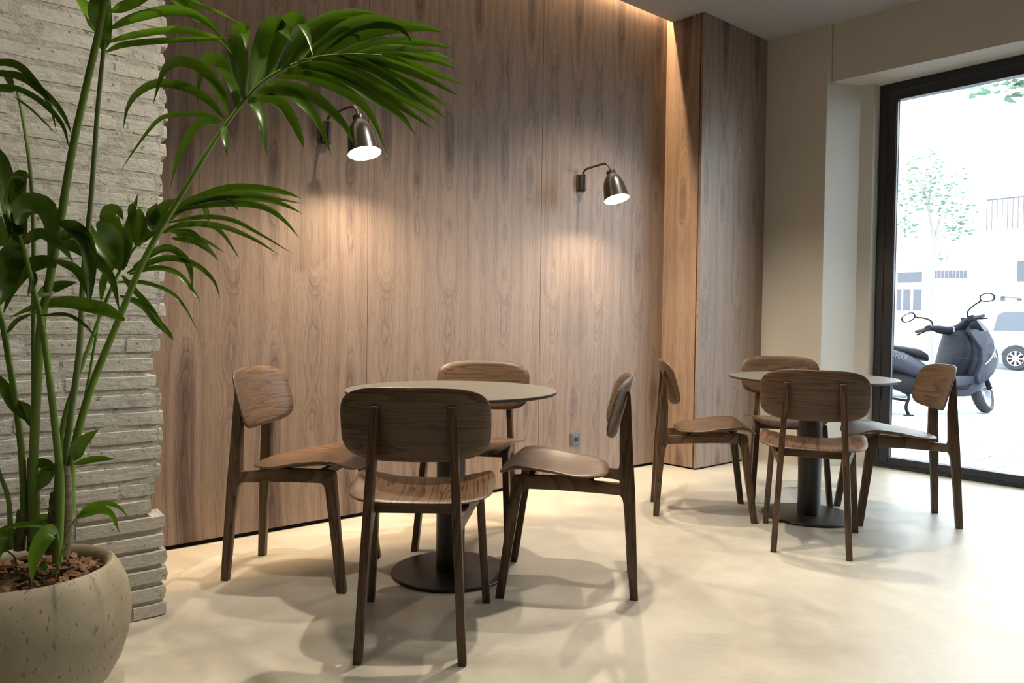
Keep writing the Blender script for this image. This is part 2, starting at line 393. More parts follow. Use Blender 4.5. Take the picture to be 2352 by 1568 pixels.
MB().box((.112, .030, .07), (DW - .112, .040, DH - .115)).build('pane', M['glass'], gd)
for hz in (.55, 1.18, 1.62, 2.05, 2.38):
    h_ = MB().tube([(.057, -.012, hz - .055), (.057, -.012, hz + .055)], .008, 10).build('hinge', M['hinge_steel'], gd, smooth=40)
    MB().tube([(.057, -.012, hz - .004), (.057, -.012, hz + .004)], .0092, 10).build('hinge_pin_joint', M['door_alu'], h_, smooth=40)
MB().box((-.026, -.03, 1.64), (-.002, .0, 1.655)).build('wall_clip', M['plaster_white'], gd)

# ------------------------------------------------------------------ brick pier
BANG = R(39.7); BU = Vector((math.cos(BANG), math.sin(BANG), 0)); BN = Vector((BU.y, -BU.x, 0))
BE = Vector((-1.160, 2.512, 0))                         # right end of the pier on the floor
wl = empty('wall_left', BE, BANG); tag(wl, 'white painted old brick pier with a broken ragged edge', 'wall', kind='structure')
# local: x along the wall (negative = away from the ragged end), y = into the wall, room side = -y
CH = .0597; nc = int(CEIL / CH) + 1
prof_px = [(0, 386), (60, 390), (110, 384), (160, 378), (200, 384), (208, 389), (300, 385), (380, 381), (430, 380), (470, 376), (520, 372), (560, 366), (585, 370), (600, 380), (690, 381), (760, 376), (800, 366), (815, 352), (850, 350), (872, 348), (880, 380), (920, 374), (960, 379), (1000, 376), (1050, 374), (1095, 376), (1110, 362), (1150, 358), (1180, 345), (1192, 380), (1240, 376), (1290, 383), (1350, 384), (1408, 386)]
def edge_x(z):                       # where the ragged end stands at that height
    lo = None
    best = []
    for py, px in prof_px:
        d = ray(px, py); t = ((BE - EYE).dot(BN)) / d.dot(BN); p = EYE + d * t
        best.append((p.z, (p - BE).dot(BU)))
    best.sort()
    if z <= best[0][0]: return best[0][1]
    for (z0, x0), (z1, x1) in zip(best[:-1], best[1:]):
        if z0 <= z <= z1: return x0 + (x1 - x0) * (z - z0) / max(1e-6, z1 - z0)
    return best[-1][1] + rnd.uniform(-.012, .012)
TH = .30
def rough_brick(x0, x1, z0, z1, ragged):
    pr = .0004 if z0 < .36 else .0020 if z0 < 1.0 else .0024
    nx = max(3, int((x1 - x0) / .035)); mb = MB(); rings = []
    tilt_ = rnd.uniform(-.003, .003); j = lambda s: rnd.uniform(-s, s)
    for i in range(nx + 1):
        x = x0 + (x1 - x0) * i / nx
        end = (i in (0, nx)); d = .0015 if end else .0; e = .0008; bl = 0
        if ragged and i == nx: d = .005; e = .003; bl = .006
        f = tilt_ * (i / nx - .5) + pr
        rings.append([(x + j(e) - bl, .0022 + d + f + j(.0008), z0 + j(.0012)), (x + j(e), .10, z0), (x + j(e), .10, z1), (x + j(e) - bl, .0022 + d + f + j(.0008), z1 + j(.0012)),
                      (x + j(e) - bl * .3, -.0022 + d + f + j(.0006), z1 - .0035 + j(.001)), (x + j(e), -.0026 + d + f + j(.0008), (z0 + z1) / 2 + j(.003)), (x + j(e) - bl * .3, -.0022 + d + f + j(.0006), z0 + .0035 + j(.001))])
    mb.loft(rings); return mb
mo = MB(); rings = []
XL = -3.0
for c in range(nc * 2 + 1):
    z = min(CEIL, c * CH / 2); ex = edge_x(z) - .014 + rnd.uniform(-.008, .004); ym = .0008 + (.0058 if z < .36 else .0022 if z < .95 else .0006) * rnd.uniform(.6, 1)
    rings.append([(XL, ym, z), (ex, ym, z), (ex + .004, .05, z), (ex - .01, TH, z), (XL, TH, z)])
mo.loft(rings); mo.build('mortar_core', M['mortar'], wl, smooth=50)
for c in range(nc):
    z0 = c * CH; z1 = min(CEIL, z0 + CH) - .0125 - rnd.uniform(0, .004)
    if z1 - z0 < .02: continue
    ex = edge_x((z0 + z1) / 2) + rnd.uniform(-.009, .005); x = ex; k = 0
    L = rnd.choice((.11, .15, .22, .27))
    while x > -1.35:
        x0 = max(-1.36, x - L)
        zz = z0 + rnd.uniform(-.0025, .0025)
        rough_brick(x0 + .004, x - (0 if k == 0 else .004), zz, z1 + (zz - z0), k == 0).build('brick', M['brick'], wl, smooth=16)
        x = x0; k += 1; L = .285 + rnd.uniform(-.02, .02)
        if x <= -1.355: break

# ------------------------------------------------------------------ socket, wall lamps
def on_wall(px, py, off=0):
    d = ray(px, py); t = ((W0 + N * off - EYE).dot(N)) / d.dot(N); return EYE + d * t
sk = on_wall(1320, 1008)
so = empty('wall_socket', (sk.x, sk.y, sk.z - .041), ANG); tag(so, 'dark grey square power socket low on the walnut wall', 'socket')
t = MB().box((-.041, -.011, 0), (.041, 0, .082)).build('frame', M['socket_grey'], so, bevel=.003)
MB().box((-.033, -.0135, .008), (.033, -.0105, .074)).build('insert', M['socket_grey'], so, bevel=.001)
def disc_y(r_, y0, y1, cz, seg=24):
    return MB().loft([[(r_ * math.cos(2 * math.pi * j / seg), y, cz + r_ * math.sin(2 * math.pi * j / seg)) for j in range(seg)] for y in (y0, y1)])
disc_y(.0195, -.0142, -.0112, .041).build('outlet_well', M['socket_dark'], so)
for s_ in (0, 1): MB().box((-.003, -.0152, .0215 + s_ * .035), (.003, -.0138, .0255 + s_ * .035)).build('earth_pin', M['socket_pin'], so)

def wall_lamp(base, label, tilt, swing):
    o = empty('wall_lamp', base, ANG); tag(o, label, 'lamp', 'wall lamps on the walnut wall')
    # local: x along the wall, -y into the room, z up; base = wall point at the mount's lower end
    s_ = Matrix.Rotation(swing, 4, 'Z')
    MB().box((-.030, -.016, 0), (.030, 0, .105)).build('wall_plate', M['lamp_black'], o, bevel=.004)
    MB().lathe([(.018, 0), (.0225, .003), (.0225, .102), (.018, .105)], 24, (0, -.030, 0)).build('mount', M['lamp_black'], o, smooth=40)
    MB().tube([(.004, -.034, -.014), (.004, -.034, .004)], .0024, 8).build('switch', M['lamp_black'], o, smooth=40)
    path = [(0, -.030, .10), (0, -.030, .108), (0, -.035, .120), (0, -.052, .133), (0, -.080, .138), (0, -.150, .143), (0, -.206, .146), (0, -.232, .142), (0, -.252, .126), (0, -.262, .104), (0, -.267, .084)]
    MB().tube(catmull(path, 40), .0072, 12).xf(s_).build('arm', M['lamp_black'], o, smooth=40)
    A = Vector((0, -.268, .090)); ax = Matrix.Rotation(-tilt, 4, 'X')
    prof = [(.001, 0), (.022, 0), (.0265, -.003), (.028, -.010), (.028, -.022), (.034, -.030), (.047, -.046), (.0565, -.066), (.063, -.090), (.068, -.120), (.073, -.155), (.0775, -.184)]
    inner = [(.0755, -.184), (.0705, -.154), (.0655, -.120), (.0605, -.091), (.054, -.068), (.044, -.049), (.030, -.038), (.001, -.036)]
    Mx = s_ @ Matrix.Translation(A) @ ax
    sh = MB().lathe(prof, 40).xf(Mx)
    sh.f = [f for f in sh.f if len(f) == 4]
    shade = sh.build('shade', M['lamp_black'], o, smooth=40)
    MB().lathe([(.022, .002), (.0285, -.001), (.0290, -.018), (.0285, -.022)], 32).xf(Mx).build('neck_ring', M['lamp_black'], shade, smooth=40)
    it = MB().lathe(inner, 40).xf(Mx); it.f = [f for f in it.f if len(f) == 4]
    it.build('reflector', M['lamp_inner'], shade, smooth=60)
    MB().lathe([(.0735, -.190), (.0715, -.190)], 40).xf(Mx)
    MB().lathe([(.004, -.040), (.014, -.060), (.018, -.090), (.026, -.118), (.029, -.138), (.025, -.156), (.014, -.166), (.002, -.168)], 24).xf(Mx).build('bulb', M['bulb_glow'], o, smooth=60)
    return o
m1 = on_wall(744, 331); m2 = on_wall(1331, 440)
wall_lamp(m1, 'black bell-shaped wall lamp half screened by the palm frond', R(15), R(10))
wall_lamp(m2, 'black bell-shaped wall lamp in clear view near the walnut column', R(17), R(0))

# ------------------------------------------------------------------ recessed downlights
for (x, y), _t, wt, sz, where in DOWN:
    o = empty('downlight', (x, y, CEIL)); tag(o, 'recessed ceiling downlight ' + where, 'downlight', 'recessed ceiling downlights')
    MB().lathe([(.042, 0), (.055, 0), (.055, -.004), (.042, -.004), (.042, 0)], 24).build('trim_ring', M['plaster_white'], o, smooth=40)

# ------------------------------------------------------------------ tables
def make_table(x, y, label):
    o = empty('cafe_table', (x, y, 0)); tag(o, label, 'table', 'round pedestal cafe tables')
    MB().lathe([(.001, .7405), (.4196, .7405), (.4204, .7395), (.4204, .7385), (.001, .7385)], 96).build('table_top', M['laminate'], o, smooth=30)
    MB().lathe([(.001, .7275), (.4150, .7275), (.4204, .731), (.4204, .7386), (.001, .7386)], 96).build('top_edge', M['laminate_edge'], o, smooth=30)
    MB().lathe([(.001, .7195), (.17, .7195), (.17, .7275), (.001, .7275)], 40).build('mounting_plate', M['black_steel'], o, smooth=30)
    MB().lathe([(.0575, .012), (.0575, .72)], 48).build('column', M['black_steel'], o, smooth=30)
    MB().lathe([(.001, 0), (.230, 0), (.2355, .003), (.2360, .008), (.233, .0125), (.228, .0135), (.001, .0140)], 72).build('base', M['black_steel'], o, smooth=30)
    return o
make_table(-.2384, 2.9674, 'round taupe cafe table standing beside the wall socket and palm')
make_table(1.5899, 3.9174, 'round taupe cafe table standing by the glazed street door')

# ------------------------------------------------------------------ chairs
def super_disc(a, b, n, surf, th_dir, th, seg=56, ring=7):
    mb = MB(); fr, bk = [], []
    for side in (0, 1):
        vs = []
        for r_ in range(ring + 1):
            rr = r_ / ring
            for j in range(seg):
                q = 2 * math.pi * j / seg; cx, sx = math.cos(q), math.sin(q)
                x = a * math.copysign(abs(cx) ** (2 / n), cx) * rr; y = b * math.copysign(abs(sx) ** (2 / n), sx) * rr
                k = th if side else 0
                e = .0022 if r_ == ring else 0
                p = Vector(surf(x, y)); vs.append(tuple(p + Vector(th_dir) * (k - e if side else e)))
        n0 = len(mb.v); fs = []
        for r_ in range(1 if False else 0, ring):
            for j in range(seg):
                A = r_ * seg + j; B = r_ * seg + (j + 1) % seg
                f = (A, A + seg, B + seg, B) if r_ else (j, A + seg, B + seg)
                if not r_: f = (0, A + seg, B + seg)
                fs.append(f if side else tuple(reversed(f)))
        mb.add(vs, fs)
    off = (ring + 1) * seg; last = ring * seg; o2 = off
    # rounded rim: one middle loop pushed outward
    n0 = len(mb.v); mid = []
    for j in range(seg):
        p = (Vector(mb.v[last + j]) + Vector(mb.v[o2 + last + j])) / 2
        cen = (Vector(mb.v[0]) + Vector(mb.v[o2])) / 2; d = (p - cen); d = d.normalized() if d.length else d
        mid.append(tuple(p + d * .0024))
    mb.v += mid
    for j in range(seg):
        k = (j + 1) % seg
        mb.f.append((last + j, n0 + j, n0 + k, last + k)); mb.f.append((n0 + j, o2 + last + j, o2 + last + k, n0 + k))
    return mb
def fix_normals(o):
    bm = bmesh.new(); bm.from_mesh(o.data); bmesh.ops.remove_doubles(bm, verts=bm.verts, dist=1e-6); bmesh.ops.recalc_face_normals(bm, faces=bm.faces); bm.to_mesh(o.data); bm.free(); o.data.update(); return o
SEAT_C, SEAT_B, SEAT_A = .062, .207, .236
def lerp(tab, v):
    if v <= tab[0][0]: return tab[0][1]
    for (x0, y0), (x1, y1) in zip(tab[:-1], tab[1:]):
        if v <= x1:
            t = (v - x0) / (x1 - x0); t = t * t * (3 - 2 * t); return y0 + (y1 - y0) * t
    return tab[-1][1]
def seat_surf(x, y):
    Y = y + SEAT_C; s = abs(x) / SEAT_A
    zc = lerp([(-.15, .456), (0, .452), (.14, .459), (.20, .460), (.27, .444)], Y)
    e = lerp([(-.15, .002), (-.06, .012), (.08, .030), (.19, .040), (.27, .028)], Y)
    return (x, Y, zc + e * s ** 2.4)
def back_surf(x, z):
    zz = z * math.cos(R(15.0)); yy = -.196 - z * math.sin(R(15.0)) + .95 * x * x
    return (x * (1 + .02), yy, .702 + zz)
def xs_at(z, w0, w1, z1): return w0 + (w1 - w0) * z / z1
def side_part(prof, xfun, th):           # profile (y,z) given thickness th around the leaning plane
    A = [(xfun(z) - th / 2, y, z) for y, z in prof]; B = [(xfun(z) + th / 2, y, z) for y, z in prof]
    return MB().slab(A, B)
def make_chair():
    o = empty('dining_chair')
    s = super_disc(SEAT_A, SEAT_B, 3.15, seat_surf, (0, 0, -1), .0105).build('seat', M['oak_y'], o); fix_normals(s)
    for p in s.data.polygons: p.use_smooth = True
    b = super_disc(.224, .1185, 4.0, back_surf, (0, -1, 0), .0115, ring=7).build('backrest', M['oak_x'], o); fix_normals(b)
    for p in b.data.polygons: p.use_smooth = True
    rear = [(-.259, 0), (-.229, 0), (-.2135, .23), (-.202, .345), (-.197, .365), (-.188, .380), (-.186, .4235), (-.1895, .432), (-.1905, .450), (-.189, .585), (-.1965, .66), (-.209, .735), (-.2105, .752), (-.2145, .762), (-.219, .758), (-.222, .745), (-.232, .56), (-.2435, .385), (-.250, .22)]
    front = [(.230, 0), (.2615, 0), (.2355, .20), (.2125, .400), (.209, .434), (.205, .4455), (.196, .4495), (.180, .4505), (.178, .452), (.160, .452), (.158, .402), (.168, .392), (.1745, .372), (.2005, .20)]
    for sg in (-1, 1):
        side_part(rear, lambda z: sg * (.155 - .052 * z), .026).build('leg', M['oak_z'], o, smooth=35, bevel=.004)
        side_part(front, lambda z: sg * (.209 - .062 * z), .027).build('leg', M['oak_z'], o, smooth=35, bevel=.004)
        rl = MB(); prof = [(-.190, .3795), (-.10, .3875), (.04, .397), (.1625, .4015), (.1625, .452), (-.070, .447), (-.076, .441), (-.082, .4325), (-.190, .4235)]
        def xr(y): return sg * (.1345 + (.1820 - .1345) * (y + .19) / .3525)
        rl.slab([(xr(y) - .012, y, z) for y, z in prof], [(xr(y) + .012, y, z) for y, z in prof])
        rl.build('side_rail', M['oak_y'], o, smooth=35, bevel=.003)
    MB().box((-.140, -.092, .408), (.140, -.070, .442)).build('cross_rail', M['oak_x'], o, bevel=.003)
    MB().box((-.165, .130, .412), (.165, .152, .446)).build('cross_rail', M['oak_x'], o, bevel=.003)
    return o
def mid(a, b): return ((a[0] + b[0]) / 2, (a[1] + b[1]) / 2)
CH_ = [  # rear-leg midpoint, front-leg midpoint on the floor, label
    ((-.290, 2.169), (-.290, 2.650), 'dark oak chair on the side of the palm-side table away from the walnut wall'),
    ((-1.080, 2.998), (-.594, 2.935), 'dark oak chair next to the white brick pier, facing the socket side'),
    ((.4725, 2.851), (.0005, 2.910), 'dark oak chair between the two tables, in front of the power socket'),
    ((-.126, 3.678), (-.210, 3.2035), 'dark oak chair behind the table near the palm, back to the walnut wall'),
    ((1.325, 3.231), (1.505, 3.694), 'dark oak chair on the open-floor side of the door-side table'),
    ((.793, 4.031), (1.2735, 3.963), 'dark oak chair at the door-side table, in front of the walnut column'),
    ((2.284, 3.8625), (1.8155, 3.940), 'dark oak chair beside the glazed door, scooter seen past it'),
    ((1.666, 4.633), (1.584, 4.158), 'dark oak chair behind the door-side table, against the greige wall'),
]
proto = make_chair()
for i, (rm, fm, lab) in enumerate(CH_):
    c = proto if i == 0 else copy_tree(proto)
    cx, cy = mid(rm, fm); c.location = (cx, cy, 0)
    c.rotation_euler = (0, 0, math.atan2(fm[1] - rm[1], fm[0] - rm[0]) - math.pi / 2)
    tag(c, lab, 'chair', 'dark oak chairs at the cafe tables')

# ------------------------------------------------------------------ plant pot
PX, PY = -1.270, 1.935
po = empty('plant_pot', (PX, PY, 0)); tag(po, 'large round beige cast-stone pot holding the palm', 'pot')
outer = [(.001, 0), (.135, 0), (.155, .006), (.195, .045), (.222, .095), (.238, .150), (.245, .205), (.243, .250), (.234, .295), (.219, .330), (.204, .352), (.198, .356)]
inner = [(.192, .354), (.183, .344), (.178, .330), (.183, .300), (.001, .295)]
MB().lathe(outer + inner, 72).build('bowl', M['pot'], po, smooth=45)
MB().lathe([(.001, .301), (.181, .301), (.180, .315), (.10, .325), (.001, .328)], 40).build('soil', M['soil'], po, smooth=60)
chips = MB()
for i in range(330):
    a = rnd.uniform(0, 2 * math.pi); r_ = .168 * math.sqrt(rnd.random()); z = .326 + .012 * (1 - r_ / .18) + rnd.uniform(-.003, .012)
    l, wd, h = rnd.uniform(.010, .030), rnd.uniform(.006, .016), rnd.uniform(.002, .006)
    if r_ > .15: l *= .7
    mb = MB(); k = [(-l + rnd.uniform(0, .4) * l, -wd), (l * rnd.uniform(.5, 1), -wd * rnd.uniform(.3, 1)), (l, wd * rnd.uniform(.2, 1)), (-l * rnd.uniform(.3, .9), wd)]
    mb.slab([(x, y, -h) for x, y in k], [(x * .85, y * .85, h + rnd.uniform(0, .002)) for x, y in k])
    Mx = Matrix.Translation((r_ * math.cos(a), r_ * math.sin(a), z)) @ Matrix.Rotation(rnd.uniform(0, 6.3), 4, 'Z') @ Matrix.Rotation(rnd.uniform(-.5, .5), 4, 'X') @ Matrix.Rotation(rnd.uniform(-.4, .4), 4, 'Y')
    mb.xf(Mx); chips.add(mb.v, mb.f)
ck = chips.build('bark_mulch', M['bark']); ck.location = (PX, PY, 0); tag(ck, 'brown bark chips filling the top of the palm pot', 'bark', kind='stuff')

# ------------------------------------------------------------------ palm
palm = empty('potted_palm', (PX, PY, .31)); tag(palm, 'tall leafy palm with arching green fronds growing in the stone pot', 'palm')
PORG = Vector((PX, PY, .31))
def ribbon(pts, wd, segs=16, fold=.22, twist=0.0, tipp=1.0, base=.25):
    c = catmull(pts, segs); mb = MB(); vs = []; fs = []
    for i, p in enumerate(c):
        t = i / segs
        tg = (c[min(i + 1, segs)] - c[max(i - 1, 0)]).normalized()
        vw = (p - EYE).normalized()
        sd_ = tg.cross(vw)
        if sd_.length < .15: sd_ = tg.cross(Vector((0, 0, 1)))
        sd_.normalize(); nm = sd_.cross(tg).normalized()
        q = twist * (1 - .3 * t); s2 = math.cos(q) * sd_ + math.sin(q) * nm; n2 = math.cos(q) * nm - math.sin(q) * sd_
        wv = wd * .5 * (base + (1 - base) * min(1, t / .22) ** .8) * max(.02, (1 - max(0, (t - .45) / .55) ** 1.6)) * tipp
        vs += [p - s2 * wv, p + n2 * wv * fold * 2, p + s2 * wv]
    for i in range(segs):
        a = i * 3; fs += [(a, a + 1, a + 4, a + 3), (a + 1, a + 2, a + 5, a + 4)]
    return mb.add(vs, fs)
def loc(mb, org):
    mb.v = [tuple(Vector(p) - org) for p in mb.v]; return mb
def depthpath(px, y0, y1, bow=0):
    n = len(px) - 1; out = []
    for i, (x, y) in enumerate(px):
        t = i / max(1, n); out.append(at(x, y, y0 + (y1 - y0) * t + bow * math.sin(math.pi * t)))
    return out
def frond(stem_px, ys, rad, leaves, mat_leaf='leaf', mat_stem='petiole', S=1, O=(0, 0)):
    """stem_px: petiole and rachis; ys: depth along it; leaves: (pixels, width px, depth base, depth tip, bow, twist)"""
    P = [at(x, y, Y) for (x, y), Y in zip(stem_px, ys)]
    n = len(P) * 5; c = catmull(P, n)
    st = loc(MB().tube(c, [rad[0] + (rad[1] - rad[0]) * (i / n) ** .8 for i in range(n + 1)], 10), PORG).build('frond_stem', M[mat_stem], palm, smooth=60)
    for px, wpx, d0, d1, bow, tw in leaves:
        pp = [(O[0] + x / S, O[1] + y / S) for x, y in px]
        wd = wpx / S * (d0 + d1) / 2 / F_PX
        L = loc(ribbon(depthpath(pp, d0, d1, bow), wd / max(.6, math.cos(tw)), 16, rnd.uniform(.14, .3), tw), PORG)
        L.build('leaflet', M[mat_leaf], st, smooth=70)
    return st
def jit(): return rnd.uniform(-.35, .35)
def lv(lst, d0, spread, bow=0, k=1.0):
    return [(px, w_ * k, d0 + rnd.uniform(-.01, .01), d0 + spread * rnd.uniform(.6, 1.3) if not isinstance(spread, tuple) else d0 + rnd.uniform(*spread), bow, jit()) for px, w_ in lst]

S3, O3 = 2.613, (250, 0)
upper = [([(665, 745), (600, 728), (540, 740), (470, 830), (410, 960), (368, 1130)], 50), ([(680, 730), (600, 690), (500, 680), (380, 690), (290, 725), (180, 860), (60, 1040)], 30),
 ([(690, 710), (620, 620), (540, 560), (420, 510), (280, 500), (170, 560), (110, 650), (85, 780)], 52), ([(715, 690), (690, 600), (640, 500), (560, 410), (450, 365), (360, 390), (310, 470), (265, 630)], 66),
 ([(770, 640), (760, 520), (710, 420), (640, 355), (580, 370), (545, 450), (528, 640)], 84)]
fold_ = [([(810, 590), (790, 450), (775, 300), (785, 200), (808, 175), (822, 210), (824, 300)], 112), ([(865, 530), (895, 400), (920, 280), (960, 170), (1015, 148), (1060, 190), (1100, 250)], 108), ([(940, 480), (985, 380), (1025, 270), (1055, 160), (1100, 115), (1150, 120), (1195, 210), (1225, 330)], 92)]
upper2 = [([(1010, 425), (1080, 330), (1150, 240), (1230, 170), (1340, 110), (1480, 75), (1600, 78)], 100), ([(1090, 385), (1180, 300), (1280, 200), (1390, 145), (1470, 130), (1570, 210)], 84), ([(1180, 355), (1300, 260), (1430, 165), (1560, 130), (1680, 140), (1760, 180), (1825, 265)], 84),
 ([(1270, 335), (1400, 250), (1560, 190), (1720, 160), (1880, 165), (2020, 195)], 84), ([(1370, 330), (1520, 285), (1700, 255), (1880, 255), (2080, 290)], 66), ([(1480, 322), (1650, 295), (1820, 300), (1960, 325), (2090, 375)], 50), ([(1580, 325), (1750, 330), (1900, 350), (2000, 375), (2090, 418)], 40)]
lower = [([(700, 750), (690, 800), (700, 870), (712, 940)], 34), ([(830, 605), (870, 610), (900, 680), (930, 790), (950, 940)], 62), ([(840, 595), (930, 580), (1030, 620), (1100, 710), (1150, 820), (1172, 890)], 66), ([(890, 545), (1000, 545), (1110, 570), (1200, 650), (1270, 760), (1335, 930)], 66),
 ([(940, 510), (1060, 515), (1200, 560), (1320, 650), (1420, 760), (1470, 870)], 66), ([(1000, 460), (1150, 450), (1320, 500), (1470, 580), (1580, 700), (1665, 915)], 66), ([(1070, 420), (1250, 425), (1440, 490), (1600, 590), (1750, 690), (1845, 815)], 70), ([(1130, 390), (1300, 400), (1480, 470), (1650, 570), (1800, 670), (1950, 775)], 66),
 ([(1220, 360), (1400, 385), (1560, 470), (1720, 560), (1870, 650), (2005, 750)], 64), ([(1290, 345), (1470, 365), (1650, 450), (1820, 560), (1940, 640), (2018, 710)], 62), ([(1340, 340), (1550, 370), (1720, 450), (1880, 540), (2055, 655)], 60), ([(1420, 335), (1620, 365), (1800, 420), (1950, 490), (2098, 575)], 56), ([(1520, 330), (1700, 355), (1850, 400), (2000, 455), (2135, 510)], 50)]
Z3 = lambda x, y: (250 + x / S3, y / S3)
stemA = [(162, 1180), (162, 1089), (172, 1021), (209, 891), (266, 750)] + [Z3(210, 1560), Z3(400, 1230), Z3(560, 960), Z3(700, 750), Z3(870, 540), Z3(1000, 440), Z3(1150, 370), Z3(1300, 335), Z3(1500, 325), Z3(1640, 332)]
ysA = [1.95, 1.95, 1.95, 1.95, 1.96, 1.97, 1.98, 1.99, 2.0, 2.0, 2.0, 2.0, 1.99, 1.98, 1.97]
frond(stemA, ysA, (.0125, .0015), lv(upper, 2.0, (.02, .16)) + lv(fold_, 2.0, (-.10, -.04), .05) + lv(upper2, 2.0, (.03, .14)) + lv(lower, 2.0, (-.12, .02), -.03), S=S3, O=O3)

S1 = 1.96
# second frond, low right
f2 = [([(330, 1345), (430, 1250), (550, 1190), (720, 1135), (900, 1130), (1060, 1155), (1155, 1190)], 60), ([(380, 1290), (520, 1220), (680, 1180), (850, 1165), (1000, 1190), (1165, 1222)], 40), ([(420, 1260), (620, 1225), (800, 1220), (950, 1250), (1060, 1330), (1145, 1430)], 40), ([(400, 1275), (600, 1210), (800, 1190), (960, 1200), (1080, 1240), (1158, 1280)], 38),
 ([(360, 1335), (560, 1300), (740, 1320), (900, 1400), (1110, 1525)], 28), ([(350, 1365), (560, 1340), (720, 1370), (880, 1440), (1025, 1530)], 30), ([(310, 1400), (440, 1350), (600, 1350), (690, 1410), (790, 1560)], 36), ([(560, 1200), (585, 1270), (603, 1345)], 34), ([(620, 1185), (670, 1230), (706, 1282)], 30), ([(700, 1180), (745, 1220), (780, 1265)], 26), ([(470, 1230), (485, 1270), (490, 1305)], 24),
 ([(370, 1390), (480, 1395), (540, 1430), (600, 1470)], 40), ([(380, 1430), (500, 1440), (590, 1490), (660, 1565)], 42), ([(400, 1410), (520, 1425), (600, 1455), (700, 1520)], 26)]
f2b = [([(560, 1200), (545, 1100), (500, 1010), (495, 955), (530, 948), (555, 990)], 80), ([(620, 1110), (625, 1020), (605, 940), (612, 925)], 70), ([(690, 1040), (690, 970), (705, 915)], 66), ([(640, 1090), (700, 1000), (740, 930), (800, 890)], 60), ([(550, 1215), (575, 1060), (620, 872)], 52),
 ([(545, 1215), (480, 1140), (420, 1060), (405, 1000)], 60), ([(570, 1230), (650, 1190), (760, 1160), (880, 1190), (960, 1260), (990, 1340)], 28), ([(580, 1235), (700, 1205), (800, 1230), (870, 1310), (905, 1370)], 24), ([(600, 1200), (740, 1115), (830, 1160), (860, 1230), (865, 1310)], 34), ([(550, 1240), (600, 1300), (690, 1400), (770, 1530)], 26),
 ([(540, 1330), (640, 1370), (700, 1440), (760, 1500), (780, 1530)], 34), ([(520, 1270), (640, 1270), (760, 1310), (830, 1380), (890, 1490)], 18)]
stemB = [(128, 1150), (135, 1060), (150, 950), (204, 796), (240, 700), (275, 622), (305, 575), (335, 540), (375, 500), (420, 470), (500, 448)]
frond(stemB, [1.93, 1.94, 1.95, 1.99, 2.03, 2.06, 2.08, 2.1, 2.12, 2.14, 2.18], (.008, .0012), lv(f2, 2.12, (.0, .12), -.02), S=S3, O=O3)
stb = palm.children[-1]
for px, wpx, d0, d1, bow, tw in lv(f2b, 2.06, (-.06, .06), .01):
    pp = [(x / S1, y / S1) for x, y in px]
    loc(ribbon(depthpath(pp, d0, d1, bow), wpx / S1 * d0 / F_PX, 16, .22, tw), PORG).build('leaflet', M['leaf'], stb, smooth=70)
# big dark frond at the left
f3 = [([(100, 1120), (60, 980), (30, 840), (10, 720), (0, 670)], 80), ([(110, 1080), (80, 950), (75, 840), (100, 785), (132, 805)], 74), ([(60, 1000), (50, 900), (90, 800), (60, 930), (35, 1085)], 60), ([(80, 1010), (110, 930), (160, 915), (215, 950), (240, 1080), (208, 1310)], 96), ([(265, 1000), (340, 1030), (390, 1100), (408, 1230), (400, 1390)], 70),
 ([(250, 1200), (200, 1180), (130, 1200), (60, 1290), (15, 1410)], 66), ([(560, 1440), (480, 1395), (400, 1375), (300, 1358), (170, 1375), (40, 1430)], 62), ([(105, 1110), (50, 1170), (10, 1300), (-30, 1400)], 110), ([(170, 1330), (250, 1290), (350, 1268)], 50), ([(250, 1110), (330, 1105), (420, 1160), (500, 1250), (540, 1410)], 56), ([(440, 1000), (510, 1080), (548, 1200)], 78),
 ([(240, 1170), (340, 1210), (395, 1300), (400, 1370)], 40), ([(100, 1100), (180, 1050), (270, 1100), (330, 1180)], 50), ([(110, 1120), (40, 1080), (-20, 1090), (-60, 1180)], 70), ([(105, 1060), (30, 1010), (-30, 1030), (-60, 1100)], 70), ([(180, 1420), (300, 1415), (390, 1470), (440, 1540)], 16), ([(150, 1200), (70, 1180), (20, 1280), (-20, 1330)], 40),
 ([(30, 1500), (80, 1440), (180, 1400)], 20), ([(260, 1100), (310, 1050), (400, 1080), (430, 1180)], 46), ([(130, 1210), (150, 1260), (120, 1340)], 34)]
stemC = [(132, 1290), (138, 1115), (130, 1011), (102, 781), (77, 663), (56, 577), (45, 540)]
frond(stemC, [1.90, 1.90, 1.89, 1.86, 1.84, 1.83, 1.83], (.0125, .004), lv(f3, 1.84, (-.08, .10), .02), S=S1)
# top bright frond
f4 = [([(440, 150), (415, 60), (330, -30)], 66), ([(462, 225), (470, 110), (490, -50)], 62), ([(440, 130), (430, 40), (440, -60)], 60), ([(475, 235), (560, 200), (750, 182), (930, 175), (1035, 168)], 26), ([(480, 192), (600, 158), (800, 132), (930, 160), (1000, 190), (1047, 245)], 30), ([(490, 132), (600, 82), (760, 45), (860, 60), (930, 100), (1000, 165)], 42), ([(500, 52), (600, 12), (690, -20)], 44), ([(700, -60), (800, 0), (880, 70), (960, 120), (1040, 230)], 40), ([(780, -40), (860, 5), (960, 45), (1095, 112)], 20), ([(520, -20), (640, -70), (760, -60)], 40)]
stemD = [(150, 1180), (149, 1063), (162, 959), (183, 796), (191, 638), (209, 459), (224, 255), (237, 122), (245, 30), (255, -80)]
frond(stemD, [1.96, 1.96, 1.96, 1.96, 1.95, 1.94, 1.93, 1.92, 1.91, 1.90], (.0105, .004), lv(f4, 1.92, (-.10, .08), -.03), 'leaf_young', 'petiole_pale', S=S1)
stemE = [(78, 1240), (78, 1042), (92, 770), (110, 663), (140, 500), (165, 350), (200, 190), (225, 80), (240, 0), (262, -140)]
